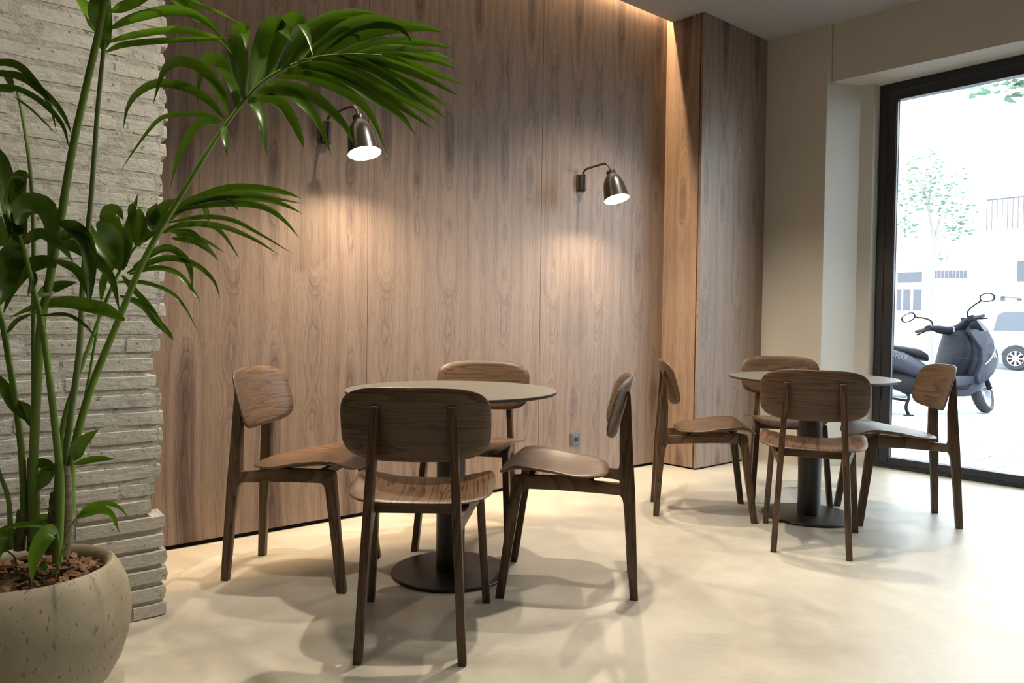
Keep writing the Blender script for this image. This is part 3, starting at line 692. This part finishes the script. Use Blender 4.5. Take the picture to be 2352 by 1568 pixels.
frond(stemE, [1.92, 1.92, 1.90, 1.89, 1.88, 1.87, 1.86, 1.85, 1.84, 1.82], (.0125, .007), [([(452, -40), (400, -60), (330, -160)], 60, 1.85, 1.80, 0, .2), ([(470, -60), (560, -110), (700, -120)], 60, 1.85, 1.9, 0, -.2)], 'leaf_young', 'petiole', S=S1)
# fronds entering from beyond the left edge
f5 = [([(-80, 300), (20, 280), (90, 300), (150, 360), (220, 460), (255, 595)], 34), ([(-80, 330), (80, 340), (200, 420), (280, 510), (328, 615)], 34), ([(-60, 380), (80, 400), (190, 460), (280, 560), (312, 672)], 26), ([(60, 432), (150, 500), (262, 612)], 10)]
stemF = [(45, 1240), (55, 1199), (47, 1011), (10, 766), (-20, 640), (-50, 400), (-45, 200), (-10, 148)]
frond(stemF, [1.93, 1.93, 1.93, 1.92, 1.92, 1.93, 1.95, 1.96], (.0115, .003), lv(f5, 1.96, (-.10, .0), .0), S=S1)
stemG = [(85, 1230), (80, 1000), (78, 750), (77, 510), (66, 357), (43, 219), (30, 190)]
frond(stemG, [1.98, 1.98, 2.0, 2.02, 2.03, 2.04, 2.04], (.0085, .004), [([(60, 400), (20, 330), (-60, 350)], 30, 2.04, 2.0, 0, .2), ([(62, 410), (-10, 400), (-70, 480)], 30, 2.04, 2.06, 0, .1)], mat_stem='petiole_pale', S=S1)
stemH = [(150, 1180), (165, 1050), (193, 927), (219, 781), (232, 690)]
frond(stemH, [1.97, 1.98, 2.0, 2.03, 2.05], (.006, .003), [([(455, 1350), (470, 1250), (520, 1180), (560, 1150)], 30, 2.05, 2.0, 0, .2)], S=S1)
stemI = [(25, 1260), (20, 1150), (0, 1090), (-30, 1000)]
frond(stemI, [1.90, 1.89, 1.88, 1.86], (.007, .004), [([(-55, 1960), (-90, 1850), (-160, 1800)], 60, 1.86, 1.8, 0, .2)], S=S1)
# the crown goes on above: leaflets spreading from the tops of the tallest stems
for k in range(26):
    side = -1 if k % 2 else 1; t = k / 25
    base = at(255 + 40 * t, -70 - 330 * t, 1.90 - .06 * t); L = rnd.uniform(.30, .46)
    dx = side * (.75 - .35 * t) * L; dy = rnd.uniform(-.35, .25) * L
    P = [base, base + Vector((dx * .35, dy * .35, L * .22)), base + Vector((dx * .7, dy * .7, L * .26)), base + Vector((dx, dy, L * (.16 - .2 * (1 - t))))]
    if P[-1].x < -1.5: continue
    loc(ribbon(P, rnd.uniform(.024, .036), 14, .22, rnd.uniform(-.9, .9)), PORG).build('leaflet', M['leaf_young'], palm, smooth=70)
# canes with leaf scars
for px, rad in (([(78, 1262), (78, 1180), (77, 1100), (75, 1050)], .0135), ([(146, 1275), (152, 1200), (152, 1130), (150, 1070)], .0135), ([(46, 1262), (48, 1210), (50, 1170)], .012), ([(118, 1270), (122, 1200), (126, 1130)], .012)):
    P = catmull([at(x, y, 1.935) for x, y in px], 14)
    loc(MB().tube(P, [rad * (1.12 if i % 3 == 0 else 1) * (1.15 - .25 * i / 14) for i in range(15)], 12), PORG).build('cane', M['cane'], palm, smooth=50)
# low young leaves
S8, O8 = 6.27, (0, 1150)
yl = [([(1090, 262), (1250, 100), (1450, 32), (1600, 45), (1740, 110), (1845, 240)], 80, 1.90, 1.93), ([(1095, 250), (1300, 150), (1480, 125), (1620, 230), (1722, 460)], 130, 1.90, 1.86), ([(835, 430), (720, 440), (590, 600), (490, 850), (455, 1190)], 235, 1.86, 1.78), ([(840, 430), (600, 338), (350, 340), (100, 372), (-60, 430)], 80, 1.86, 1.80), ([(220, 450), (100, 450), (30, 560), (10, 820)], 170, 1.90, 1.84),
      ([(640, 1000), (620, 930), (660, 860)], 110, 1.90, 1.88), ([(560, 210), (640, 240), (700, 300), (760, 340)], 110, 1.96, 1.94), ([(880, 500), (860, 330), (760, 160), (650, 95)], 70, 1.93, 1.90), ([(740, 430), (640, 400), (590, 300), (560, 220)], 90, 1.96, 1.95)]
for px, wpx, d0, d1 in yl:
    pp = [(O8[0] + x / S8, O8[1] + y / S8) for x, y in px]
    loc(ribbon(depthpath(pp, d0, d1, -.01), wpx / S8 * d0 / F_PX, 16, .2, rnd.uniform(-.2, .2), base=.12), PORG).build('young_leaf', M['leaf_young'], palm, smooth=70)
for px, wpx, S_, O_ in (([(330, 590), (350, 520), (435, 450)], 60, 1.917, (0, 750)), ([(325, 605), (420, 582), (510, 582)], 30, 1.917, (0, 750)), ([(240, 625), (180, 600), (130, 625)], 46, 1.917, (0, 750)), ([(165, 720), (210, 640), (245, 600)], 60, 1.917, (0, 750)), ([(-10, 210), (60, 340), (120, 420)], 50, 1.917, (0, 750)), ([(85, 330), (120, 380), (130, 440)], 50, 1.917, (0, 750)), ([(70, 890), (40, 950), (0, 1000)], 60, 1.917, (0, 750))):
    pp = [(O_[0] + x / S_, O_[1] + y / S_) for x, y in px]
    loc(ribbon(depthpath(pp, 1.93, 1.91), wpx / S_ * 1.93 / F_PX, 12, .2, rnd.uniform(-.2, .2), base=.12), PORG).build('young_leaf', M['leaf'], palm, smooth=70)
for px in ([(800, 1100), (845, 700), (820, 450)], [(835, 1010), (920, 640), (1010, 380), (1095, 255)], [(240, 1000), (215, 820), (120, 730), (90, 690)], [(690, 1040), (650, 960), (640, 930)]):
    P = catmull([at(O8[0] + x / S8, O8[1] + y / S8, 1.88) for x, y in px], 12)
    loc(MB().tube(P, .0022, 8), PORG).build('young_stem', M['petiole'], palm, smooth=60)

# ------------------------------------------------------------------ the street
FO = FOUT; FD = FDIR
def sp(d, o, z=0): p = P4 + FD * d + FO * o; return Vector((p.x, p.y, z))
GZ = -.02
pv = empty('pavement', P4, R(-48.6)); tag(pv, 'pale paved pavement outside the glazed door', 'pavement', kind='structure')
MB().box((-16, .10, -.3), (16, 8.6, GZ - .012)).build('paving_bed', M['paving_joint'], pv)
tile = None
for ix in range(-5, 16):
    for iy in range(0, 14):
        a = ix * .40 + (.2 if iy % 2 else 0); b = .12 + iy * .40
        P = sp(a, b); d = (P - EYE); X = 1176 + F_PX * d.x / d.y
        if X < 1950 or X > 2420: continue
        if tile is None: tile = MB().box((0, 0, GZ - .03), (.389, .389, GZ)).build('paving_slab', M['paving'], pv, bevel=.003, seg=1); o = tile
        else: o = tile.copy(); COL.objects.link(o)
        o.location = (a, b, rnd.uniform(-.0015, .0015))
fa = MB().box((-16, 5.72, GZ - .03), (16, 8.6, GZ - .001)).build('far_paving', M['paving'], pv); fa['kind'] = 'stuff'
rd = MB().box((-30, 8.6, -.4), (30, 18.5, GZ - .10)).build('road', M['asphalt']); rd.location = P4; rd.rotation_euler = (0, 0, R(-48.6)); tag(rd, 'pale asphalt road across the pavement', 'road', kind='structure')
kp = MB().box((-30, 18.5, -.4), (30, 24.0, GZ)).build('pavement_opposite', M['paving']); kp.location = P4; kp.rotation_euler = (0, 0, R(-48.6)); tag(kp, 'pavement along the opposite building', 'pavement', kind='structure')

# building opposite
OB = 22.0
def on_facade(px, py, off=0):
    d = ray(px, py); t = ((sp(0, OB - off) - EYE).dot(FO)) / d.dot(FO); p = EYE + d * t
    return ((p - P4).dot(FD), p.z)
bo = empty('building', sp(0, OB), R(-48.6)); tag(bo, 'white street building with red timber door and barred window', 'building')
MB().box((-26, 0, -.3), (22, .5, 15)).build('wall', M['facade'], bo)
def frect(name, px0, py0, px1, py1, y0, y1, mat, parent=None):
    a, z1 = on_facade(px0, py0); b, z0 = on_facade(px1, py1)
    return MB().box((min(a, b), -y1, min(z0, z1)), (max(a, b), -y0, max(z0, z1))).build(name, M[mat], parent or bo)
df = frect('door_surround', 2043, 612, 2126, 800, .0, .06, 'facade_trim')
frect('transom_pane', 2064, 626, 2119, 648, .05, .08, 'dark_pane', df)
for a, b in ((2062, 2071), (2077, 2092), (2100, 2117)):
    frect('door_pane', a, 664, b, 713, .05, .08, 'dark_pane', df)
    frect('door_panel', a, 735, b, 785, .05, .075, 'red_wood', df)
gw = frect('window', 2145, 615, 2223, 641, .0, .05, 'facade_trim')
for k in range(9):
    x0 = 2146 + k * 8.6
    frect('pane', x0, 621, x0 + 7.0, 638.5, .05, .06, 'dark_pane', gw)
# balcony
a, z0 = on_facade(2285, 535); b, _ = on_facade(2440, 535)
bs = MB().box((a, -.9, z0 - .12), (b, 0, z0)).build('balcony_slab', M['facade'], bo)
rails = int((b - a) / .14)
for k in range(rails): MB().box((a + k * .14, -.88, z0), (a + k * .14 + .02, -.86, z0 + .95)).build('railing_bar', M['railing'], bs)
MB().box((a, -.9, z0 + .93), (b, -.85, z0 + .97)).build('hand_rail', M['railing'], bs)
frect('shutter', 2338, 600, 2400, 645, .0, .05, 'dark_pane')

# street trees
def leaf_cloud(n, fn, sz, seed):
    r2 = random.Random(seed); mb = MB()
    for _ in range(n):
        c = Vector(fn(r2)); s_ = sz * r2.uniform(.6, 1.2); E_ = Matrix.Rotation(r2.uniform(0, 6.3), 3, 'Z') @ Matrix.Rotation(r2.uniform(-1.3, 1.3), 3, 'X')
        q = [(-.05, 0, 0), (.3, .28, .05), (1, 0, -.1), (.3, -.28, .05)]
        mb.add([c + E_ @ (Vector(k) * s_) for k in q], [(0, 1, 2), (0, 2, 3)])
    return mb
def street_tree(foot, label, trunk, branches, clouds, lsz, seed):
    o = empty('street_tree', foot); tag(o, label, 'tree')
    f = Vector(foot)
    MB().tube(catmull([Vector(p) - f for p in trunk[0]], 14), trunk[1], 10).build('trunk', M['trunk'], o, smooth=60)
    for bp, r0 in branches:
        n = 10; MB().tube(catmull([Vector(p) - f for p in bp], n), [r0 * (1 - .8 * i / n) for i in range(n + 1)], 7).build('branch', M['trunk'], o, smooth=60)
    mb = MB()
    for k, (c, rx, rz, n) in enumerate(clouds):
        c = Vector(c) - f
        def fn(r2, c=c, rx=rx, rz=rz):
            while True:
                q = Vector((r2.uniform(-1, 1), r2.uniform(-1, 1), r2.uniform(-1, 1)))
                if q.length < 1: return (c.x + q.x * rx, c.y + q.y * rx, c.z + q.z * rz)
        L = leaf_cloud(n, fn, lsz, seed + k); mb.add(L.v, L.f)
    fo = mb.build('foliage', M['street_leaf'], o); fo['kind'] = 'stuff'
    return o
TY = 19.5
tb = at(2134, 825, TY); tb.z = GZ
T = lambda x, y, dy=0: at(x, y, TY + dy)
street_tree(tuple(tb), 'slender young street tree with airy foliage across the road',
    ([tb, T(2137, 720), T(2140, 640), T(2144, 575), T(2146, 545)], [.085, .08, .08, .075, .075, .072, .07, .07, .068, .066, .065, .065, .064, .062, .06]),
    [([T(2146, 548), T(2136, 500), T(2126, 450), T(2108, 420)], .05), ([T(2146, 548), T(2134, 480), T(2138, 430), T(2142, 375)], .04), ([T(2147, 550), T(2158, 505), T(2175, 470)], .04), ([T(2146, 556), T(2175, 532), T(2218, 510)], .02), ([T(2128, 455), T(2118, 420), T(2114, 380)], .025)],
    [(T(2100, 450), .55, .5, 150), (T(2150, 430, .3), .75, .7, 240), (T(2190, 480, -.3), .55, .6, 150), (T(2085, 520), .35, .35, 90), (T(2200, 530), .4, .25, 60), (T(2120, 380), .5, .5, 80), (T(2165, 590), .18, .15, 16)], .13, 5)
nb = at(2760, 1010, 7.6); nb.z = GZ
V_ = lambda x, y, dy=0: at(x, y, 7.8 + dy)
street_tree(tuple(nb), 'nearer street tree with large leaves hanging into the top of the door view',
    ([nb, V_(2740, 500), V_(2700, 200), V_(2640, 60)], [.11] * 15),
    [([V_(2640, 60), V_(2500, 120), V_(2400, 165), V_(2330, 205)], .02), ([V_(2640, 60), V_(2480, 70), V_(2360, 120), V_(2250, 190)], .018), ([V_(2640, 60), V_(2560, -120), V_(2450, -200)], .05)],
    [(V_(2340, 190), .17, .16, 34), (V_(2250, 205), .25, .10, 9), (V_(2380, 150), .3, .25, 40), (V_(2318, 230), .08, .06, 5), (V_(2500, -100), .7, .6, 120)], .14, 31)

# ------------------------------------------------------------------ van
vw_ = at(2331, 841, 19.2); vw_.z = GZ - .1
vd = empty('delivery_van', (vw_.x, vw_.y, vw_.z), R(-48.6)); tag(vd, 'white delivery van with roof bars parked across the road', 'van')
# local x = forward (to the right along the street), origin = rear wheel contact, -y = street side
prof = [(-.82, .38), (-.86, .60), (-.84, 1.05), (-.72, 1.72), (-.58, 1.80), (1.9, 1.84), (2.45, 1.62), (3.05, 1.18), (3.75, 1.02), (3.95, .70), (3.92, .36), (3.2, .30), (.3, .30), (.28, .52), (.15, .63), (0, .665), (-.15, .63), (-.30, .50), (-.33, .38)]
body = MB().slab([(x, .02, z) for x, z in prof], [(x, 1.72, z) for x, z in prof]).build('body', M['van_white'], vd, smooth=35, bevel=.03)
def wheel(parent, x, y, r_, wd, hub, nm='wheel', tyre='rubber'):
    o = MB(); pr = [(r_ * .62, -wd / 2), (r_ * .93, -wd / 2), (r_, -wd * .28), (r_, wd * .28), (r_ * .93, wd / 2), (r_ * .62, wd / 2)]
    rings = [[(x + a * math.cos(2 * math.pi * j / 36), y + b, r_ + a * math.sin(2 * math.pi * j / 36)) for j in range(36)] for a, b in pr]
    rings.append(rings[0]); o.loft(rings, cap=False); t_ = o.build(nm, M[tyre], parent, smooth=40)
    h = MB(); h.loft([[(x + a * math.cos(2 * math.pi * j / 28), y + b, r_ + a * math.sin(2 * math.pi * j / 28)) for j in range(28)] for a, b in ((.02, -wd * .42), (r_ * .22, -wd * .42), (r_ * .24, -wd * .30))], cap=True)
    for k in range(8):
        q = 2 * math.pi * k / 8; e = .12
        P = lambda rad, an, yy: (x + rad * math.cos(an), y + yy, r_ + rad * math.sin(an))
        h.slab([P(r_ * .2, q - .3, -wd * .40), P(r_ * .63, q - e, -wd * .40), P(r_ * .63, q + e, -wd * .40), P(r_ * .2, q + .3, -wd * .40)], [P(r_ * .2, q - .3, -wd * .30), P(r_ * .63, q - e, -wd * .30), P(r_ * .63, q + e, -wd * .30), P(r_ * .2, q + .3, -wd * .30)])
    h.loft([[(x + a * math.cos(2 * math.pi * j / 28), y + b, r_ + a * math.sin(2 * math.pi * j / 28)) for j in range(28)] for a, b in ((r_ * .66, -wd * .42), (r_ * .58, -wd * .42), (r_ * .58, wd * .3), (r_ * .66, wd * .3), (r_ * .66, -wd * .42))], cap=False)
    h.build('hub', M[hub], t_, smooth=40)
    b_ = MB().loft([[(x + a * math.cos(2 * math.pi * j / 28), y + b, r_ + a * math.sin(2 * math.pi * j / 28)) for j in range(28)] for a, b in ((.01, -wd * .1), (r_ * .6, -wd * .1), (r_ * .6, 0), (.01, 0))])
    b_.build('brake_backing', M['rubber'], t_); return t_
for x in (0, 2.75):
    for y in (.10, 1.62): wheel(vd, x, y, .31, .19, 'hubcap')
MB().slab([(x, .004, z) for x, z in ((-.52, 1.02), (.62, 1.02), (.62, 1.52), (-.30, 1.52), (-.42, 1.45))], [(x, .026, z) for x, z in ((-.52, 1.02), (.62, 1.02), (.62, 1.52), (-.30, 1.52), (-.42, 1.45))]).build('side_window', M['van_glass'], vd)
MB().slab([(x, .004, z) for x, z in ((1.5, 1.05), (2.8, 1.08), (2.4, 1.50), (1.5, 1.54))], [(x, .026, z) for x, z in ((1.5, 1.05), (2.8, 1.08), (2.4, 1.50), (1.5, 1.54))]).build('side_window', M['van_glass'], vd)
for y in (.0, 1.60): MB().box((-.885, y, .62), (-.74, y + .14, 1.08)).build('tail_light', M['tail_red'], vd, bevel=.01)
MB().box((-.92, .06, .36), (-.80, 1.68, .56)).build('rear_bumper', M['grey_plastic'], vd, bevel=.02)
for x in (-.35, .75, 1.7):
    rb = MB().box((x - .03, .06, 1.90), (x + .03, 1.68, 1.94)).build('roof_bar', M['grey_plastic'], vd)
    for y in (.10, 1.58): MB().box((x - .05, y, 1.77), (x + .05, y + .06, 1.91)).build('bar_foot', M['grey_plastic'], rb)
MB().tube([(-.5, .22, 1.955), (2.1, .22, 1.955)], .02, 8).build('load_pole', M['hubcap'], vd, smooth=50)

# ------------------------------------------------------------------ scooter
fc = at(2262, 948, 8.6); fc.z = GZ
d_ = ray(2262, 948); t_ = (GZ - EYE.z) / d_.z; fc = EYE + d_ * t_
SH = R(9)
sc = empty('motor_scooter', (fc.x, fc.y, GZ), SH); tag(sc, 'dark grey maxi scooter parked on its stand outside the glazed door', 'scooter')
SAX = Vector((-.44, 0, .898)); SPT = Vector((-.105, 0, .30))
ST = Matrix.Translation(SPT) @ Matrix.Rotation(R(38), 4, SAX) @ Matrix.Translation(-SPT)
def se(cy, cz, hw, hh, n=2.8, seg=20):
    out = []
    for j in range(seg):
        q = 2 * math.pi * j / seg; c, s_ = math.cos(q), math.sin(q)
        out.append((cy + hw * math.copysign(abs(c) ** (2 / n), c), cz + hh * math.copysign(abs(s_) ** (2 / n), s_)))
    return out
def loftx(secs, n=2.8):      # (x, half width, z low, z high)
    return MB().loft([[(x, y, z) for y, z in se(0, (a + b) / 2, w_, (b - a) / 2, n)] for x, w_, a, b in secs])
def loftz(secs, n=2.6):      # (z, x centre, half length, half width)
    return MB().loft([[(x, y, z) for x, y in se(cx, 0, hl, hw, n)] for z, cx, hl, hw in secs])
def bld(mb, nm, mt, par=sc, st=False, smooth=50):
    if st: mb.xf(ST)
    return mb.build(nm, M[mt], par, smooth=smooth)
def moto_wheel(x, r_, wd, st):
    pr = [(r_ * .74, -wd / 2 * .8), (r_ * .86, -wd / 2), (r_ * .95, -wd * .36), (r_, 0), (r_ * .95, wd * .36), (r_ * .86, wd / 2), (r_ * .74, wd / 2 * .8)]
    rings = [[(x + a * math.cos(2 * math.pi * j / 40), b, r_ + a * math.sin(2 * math.pi * j / 40)) for j in range(40)] for a, b in pr]; rings.append(rings[0])
    t = bld(MB().loft(rings, cap=False), 'wheel', 'rubber', st=st)
    h = MB(); rg = [[(x + a * math.cos(2 * math.pi * j / 40), b, r_ + a * math.sin(2 * math.pi * j / 40)) for j in range(40)] for a, b in ((r_ * .75, -wd * .36), (r_ * .68, -wd * .34), (r_ * .66, 0), (r_ * .68, wd * .34), (r_ * .75, wd * .36))]; h.loft(rg, cap=False)
    for k in range(5):
        q = 2 * math.pi * k / 5; h.tube([(x, 0, r_), (x + r_ * .70 * math.cos(q), 0, r_ + r_ * .70 * math.sin(q))], [.03, .016], 8)
    bld(h, 'rim', 'scooter_silver', t, st); return t
moto_wheel(0, .275, .12, True); moto_wheel(-1.54, .265, .14, False)
for y in (-.095, .095):
    bld(MB().tube([(0, y, .275), (-.05, y, .38), (-.26, y, .80)], [.030, .030, .022], 12), 'fork_leg', 'scooter_dark', st=True)
bld(MB().tube([(0, -.11, .275), (0, .11, .275)], .02, 12), 'axle', 'scooter_silver', st=True)
arc = [(.315 * math.cos(q), .275 + .315 * math.sin(q)) for q in [R(a_) for a_ in range(35, 176, 14)]]
fe = MB().loft([[(x, -.075, z - .02), (x * 1.0, -.055, z + .010), (x, .055, z + .010), (x, .075, z - .02)] for x, z in arc], closed=False)
bld(fe, 'front_fender', 'scooter_dark', st=True)
# body
bld(loftz([(.22, -.60, .34, .20), (.30, -.52, .40, .235), (.38, -.45, .34, .245), (.46, -.40, .26, .25)]), 'belly_fairing', 'scooter_grey')
bld(loftz([(.40, -.30, .10, .15), (.50, -.22, .17, .20), (.62, -.18, .20, .235), (.78, -.21, .20, .24), (.92, -.26, .16, .21), (1.0, -.30, .10, .16)], 2.2), 'front_fairing', 'scooter_grey')
for s_ in (-1, 1):
    shp = [(-.43, .985), (-.17, .985), (-.09, .86), (-.05, .72), (.0, .62), (-.12, .50), (-.24, .42), (-.33, .36), (-.36, .46), (-.30, .62), (-.31, .78)]
    sh_ = MB().slab([(x, s_ * (.285 - 1.6 * max(0, x + .25) ** 2 - .25 * max(0, z - .75)), z) for x, z in shp], [(x, s_ * (.215 - 1.6 * max(0, x + .25) ** 2 - .25 * max(0, z - .75)), z) for x, z in shp])
    sh_.build('side_shell', M['scooter_grey'], sc, smooth=40, bevel=.012)
bld(loftz([(.40, -.50, .09, .17), (.56, -.47, .12, .215), (.70, -.43, .11, .235), (.82, -.42, .09, .225), (.94, -.43, .06, .18)]), 'leg_shield', 'scooter_dark')
bld(loftx([(-.90, .14, .36, .56), (-.72, .13, .34, .53), (-.55, .115, .36, .56), (-.38, .11, .46, .70)]), 'centre_tunnel', 'scooter_grey')
bld(loftx([(-.98, .24, .30, .36), (-.70, .27, .285, .335), (-.45, .26, .30, .36), (-.32, .22, .40, .46)], 4), 'footboard', 'scooter_dark')
bld(loftx([(-2.02, .05, .82, .90), (-1.90, .14, .74, .91), (-1.70, .19, .64, .88), (-1.45, .215, .56, .82), (-1.20, .21, .48, .75), (-1.00, .19, .42, .66), (-.86, .15, .40, .58)]), 'rear_body', 'scooter_grey')
bld(loftx([(-1.98, .10, .86, .935), (-1.85, .15, .83, .95), (-1.60, .165, .80, .925), (-1.42, .16, .77, .895), (-1.34, .165, .74, .815), (-1.15, .165, .70, .795), (-.95, .14, .65, .765), (-.84, .085, .62, .715), (-.80, .04, .62, .67)]), 'seat', 'scooter_seat')
bld(loftx([(-1.75, .10, .25, .48), (-1.50, .16, .20, .52), (-1.20, .17, .20, .50), (-1.00, .14, .24, .46)], 3.2), 'engine', 'scooter_dark')
bld(MB().tube([(-1.15, .17, .30), (-1.35, .18, .31), (-1.55, .18, .30)], [.06, .09, .075], 14), 'transmission_cover', 'scooter_silver')
bld(MB().tube([(-1.15, -.12, .22), (-1.40, -.18, .27), (-1.95, -.20, .38)], [.025, .055, .06], 12), 'exhaust', 'scooter_silver')
bld(MB().slab([(-.12, -.17, .99), (-.20, -.19, .97), (-.20, .19, .97), (-.12, .17, .99)], [(-.25, -.11, 1.14), (-.27, -.11, 1.14), (-.27, .11, 1.14), (-.25, .11, 1.14)]), 'windscreen', 'screen_tint')
dash = bld(loftz([(.93, -.40, .10, .17), (.99, -.37, .11, .14), (1.05, -.33, .07, .09)]), 'dashboard', 'scooter_dark')
bld(MB().box((-.49, -.055, .97), (-.455, .055, 1.03)), 'instrument_face', 'scooter_silver', dash)
HX = -.30
hb = bld(MB().tube(catmull([(-.30 + HX, .36, 1.05), (-.25 + HX, .22, 1.06), (-.18 + HX, .10, 1.01), (-.16 + HX, 0, .99), (-.18 + HX, -.10, 1.01), (-.25 + HX, -.22, 1.06), (-.30 + HX, -.36, 1.05)], 24), [.018] * 5 + [.034, .044] + [.050] * 11 + [.044, .034] + [.018] * 5, 12), 'handlebar', 'scooter_dark', st=True)
for s_ in (-1, 1):
    g = bld(MB().tube([(-.265 + HX, s_ * .24, 1.058), (-.305 + HX, s_ * .375, 1.048)], .0195, 12), 'grip', 'rubber', hb, True)
    bld(MB().box((-.29 + HX, s_ * .235 - .03, 1.03), (-.22 + HX, s_ * .235 + .03, 1.09)), 'switch_housing', 'scooter_dark', hb, True)
    bld(MB().tube(catmull([(-.215 + HX, s_ * .22, 1.06), (-.215 + HX, s_ * .28, 1.045), (-.24 + HX, s_ * .385, 1.02)], 8), .009, 8), 'brake_lever', 'scooter_dark', hb, True)
    mi = bld(MB().tube(catmull([(-.22 + HX, s_ * .19, 1.07), (-.215 + HX, s_ * .20, 1.15), (-.20 + HX, s_ * .28, 1.21), (-.20 + HX, s_ * .36, 1.24)], 12), .0095, 8), 'mirror_stalk', 'scooter_dark', hb, True)
    H_ = Matrix.Translation((-.205 + HX, s_ * .435, 1.255)) @ Matrix.Rotation(s_ * .15, 4, 'Z') @ Matrix.Rotation(-s_ * .25, 4, 'X')
    for dx, mt, nm, k in ((0, 'scooter_dark', 'mirror_housing', 1.0), (-.022, 'mirror_face', 'mirror_glass', .76)):
        ring = se(0, 0, .085 * k, .052 * k, 2.4, 24)
        mm = MB().loft([[(x + dx, y * q_, z * q_) for y, z in ring] for x, q_ in (((-.02, 1), (.01, .9), (.03, .5)) if not dx else ((-.001, 1), (.001, 1)))]).xf(ST @ H_)
        mm.build(nm, M[mt], mi, smooth=50)
# stand
cst = bld(MB().tube(catmull([(-1.12, .13, .24), (-1.16, .19, .20), (-1.20, .20, .10), (-1.17, .21, .012)], 14), .017, 8).tube(catmull([(-1.12, -.13, .24), (-1.16, -.19, .20), (-1.20, -.20, .10), (-1.17, -.21, .012)], 14), .017, 8).tube([(-1.165, .19, .17), (-1.165, -.19, .17)], .014, 8), 'centre_stand', 'scooter_dark')
for s_ in (-1, 1): bld(MB().box((-1.22, s_ * .21 - .025, 0), (-1.12, s_ * .21 + .025, .014)), 'stand_foot', 'scooter_dark', cst)
bld(MB().tube([(-1.05, .17, .25), (-1.25, .23, .16), (-1.42, .24, .14)], .012, 8), 'side_stand', 'scooter_dark')
# turn of the fairing: light strips, emblem and lettering on the near (right-hand rider's) side and the far side
def strokes(segs, M4, th, dep):
    mb = MB()
    for (x0, y0), (x1, y1) in segs:
        d = Vector((x1 - x0, y1 - y0)); l = d.length; d /= l; nn = Vector((-d.y, d.x)) * th / 2
        k = [Vector((x0, y0)) - nn, Vector((x1, y1)) - nn, Vector((x1, y1)) + nn, Vector((x0, y0)) + nn]
        mb.slab([(p.x, p.y, 0) for p in k], [(p.x, p.y, dep) for p in k])
    return mb.xf(M4)
LET = {'X': [((0, 0), (.7, 1)), ((0, 1), (.7, 0))], '-': [((.1, .5), (.5, .5))], 'M': [((0, 0), (0, 1)), ((0, 1), (.4, .4)), ((.4, .4), (.8, 1)), ((.8, 1), (.8, 0))], 'A': [((0, 0), (.4, 1)), ((.4, 1), (.8, 0)), ((.15, .38), (.65, .38))]}
def word(txt, h, M4):
    mb = MB(); x = 0
    for ch in txt:
        sg = [((x + a[0] + .18 * a[1], a[1]), (x + b[0] + .18 * b[1], b[1])) for a, b in LET[ch]]
        st_ = strokes([((p[0] * h, p[1] * h), (q_[0] * h, q_[1] * h)) for p, q_ in sg], M4, h * .17, .003); mb.add(st_.v, st_.f)
        x += .75 if ch == '-' else 1.05
    return mb
def side_m(x, y, z, face, tilt=0, yaw=0):
    # face -1: lies on the -y side, reading along +x; face +1: on the +y side, reading along -x
    B = Matrix(((1, 0, 0), (0, 0, -1), (0, 1, 0))).to_4x4() if face < 0 else Matrix(((-1, 0, 0), (0, 0, 1), (0, 1, 0))).to_4x4()
    return Matrix.Translation((x, y, z)) @ Matrix.Rotation(yaw, 4, 'Z') @ Matrix.Rotation(tilt, 4, 'Y') @ B
bld(word('X-MAX', .050, side_m(-1.46, -.2215, .685, -1, R(12))), 'lettering', 'letter_grey')
def emblem(M4):
    r_ = .032; mb = MB()
    rg = [[(a * math.cos(2 * math.pi * j / 28), a * math.sin(2 * math.pi * j / 28), z) for j in range(28)] for a, z in ((r_, 0), (r_, .004), (r_ * .82, .004), (r_ * .82, 0))]; mb.loft(rg, cap=False)
    for k in range(3):
        q = R(90 + 120 * k); s_ = strokes([((0, 0), (r_ * .82 * math.cos(q), r_ * .82 * math.sin(q)))], Matrix.Identity(4), .008, .004); mb.add(s_.v, s_.f)
    return mb.xf(M4)
bld(emblem(side_m(-.12, -.258, .70, -1, 0, R(25))), 'emblem', 'scooter_silver')
bld(MB().tube(catmull([(-.27, -.286, .60), (-.20, -.284, .66), (-.13, -.266, .76), (-.12, -.24, .85)], 12), .007, 8), 'side_trim', 'scooter_silver')
bld(MB().slab([(.00, -.16, .80), (.035, -.06, .80), (.035, -.06, .92), (-.02, -.16, .92)], [(.02, -.15, .80), (.05, -.05, .80), (.045, -.05, .92), (.0, -.15, .92)]), 'headlight', 'hubcap')
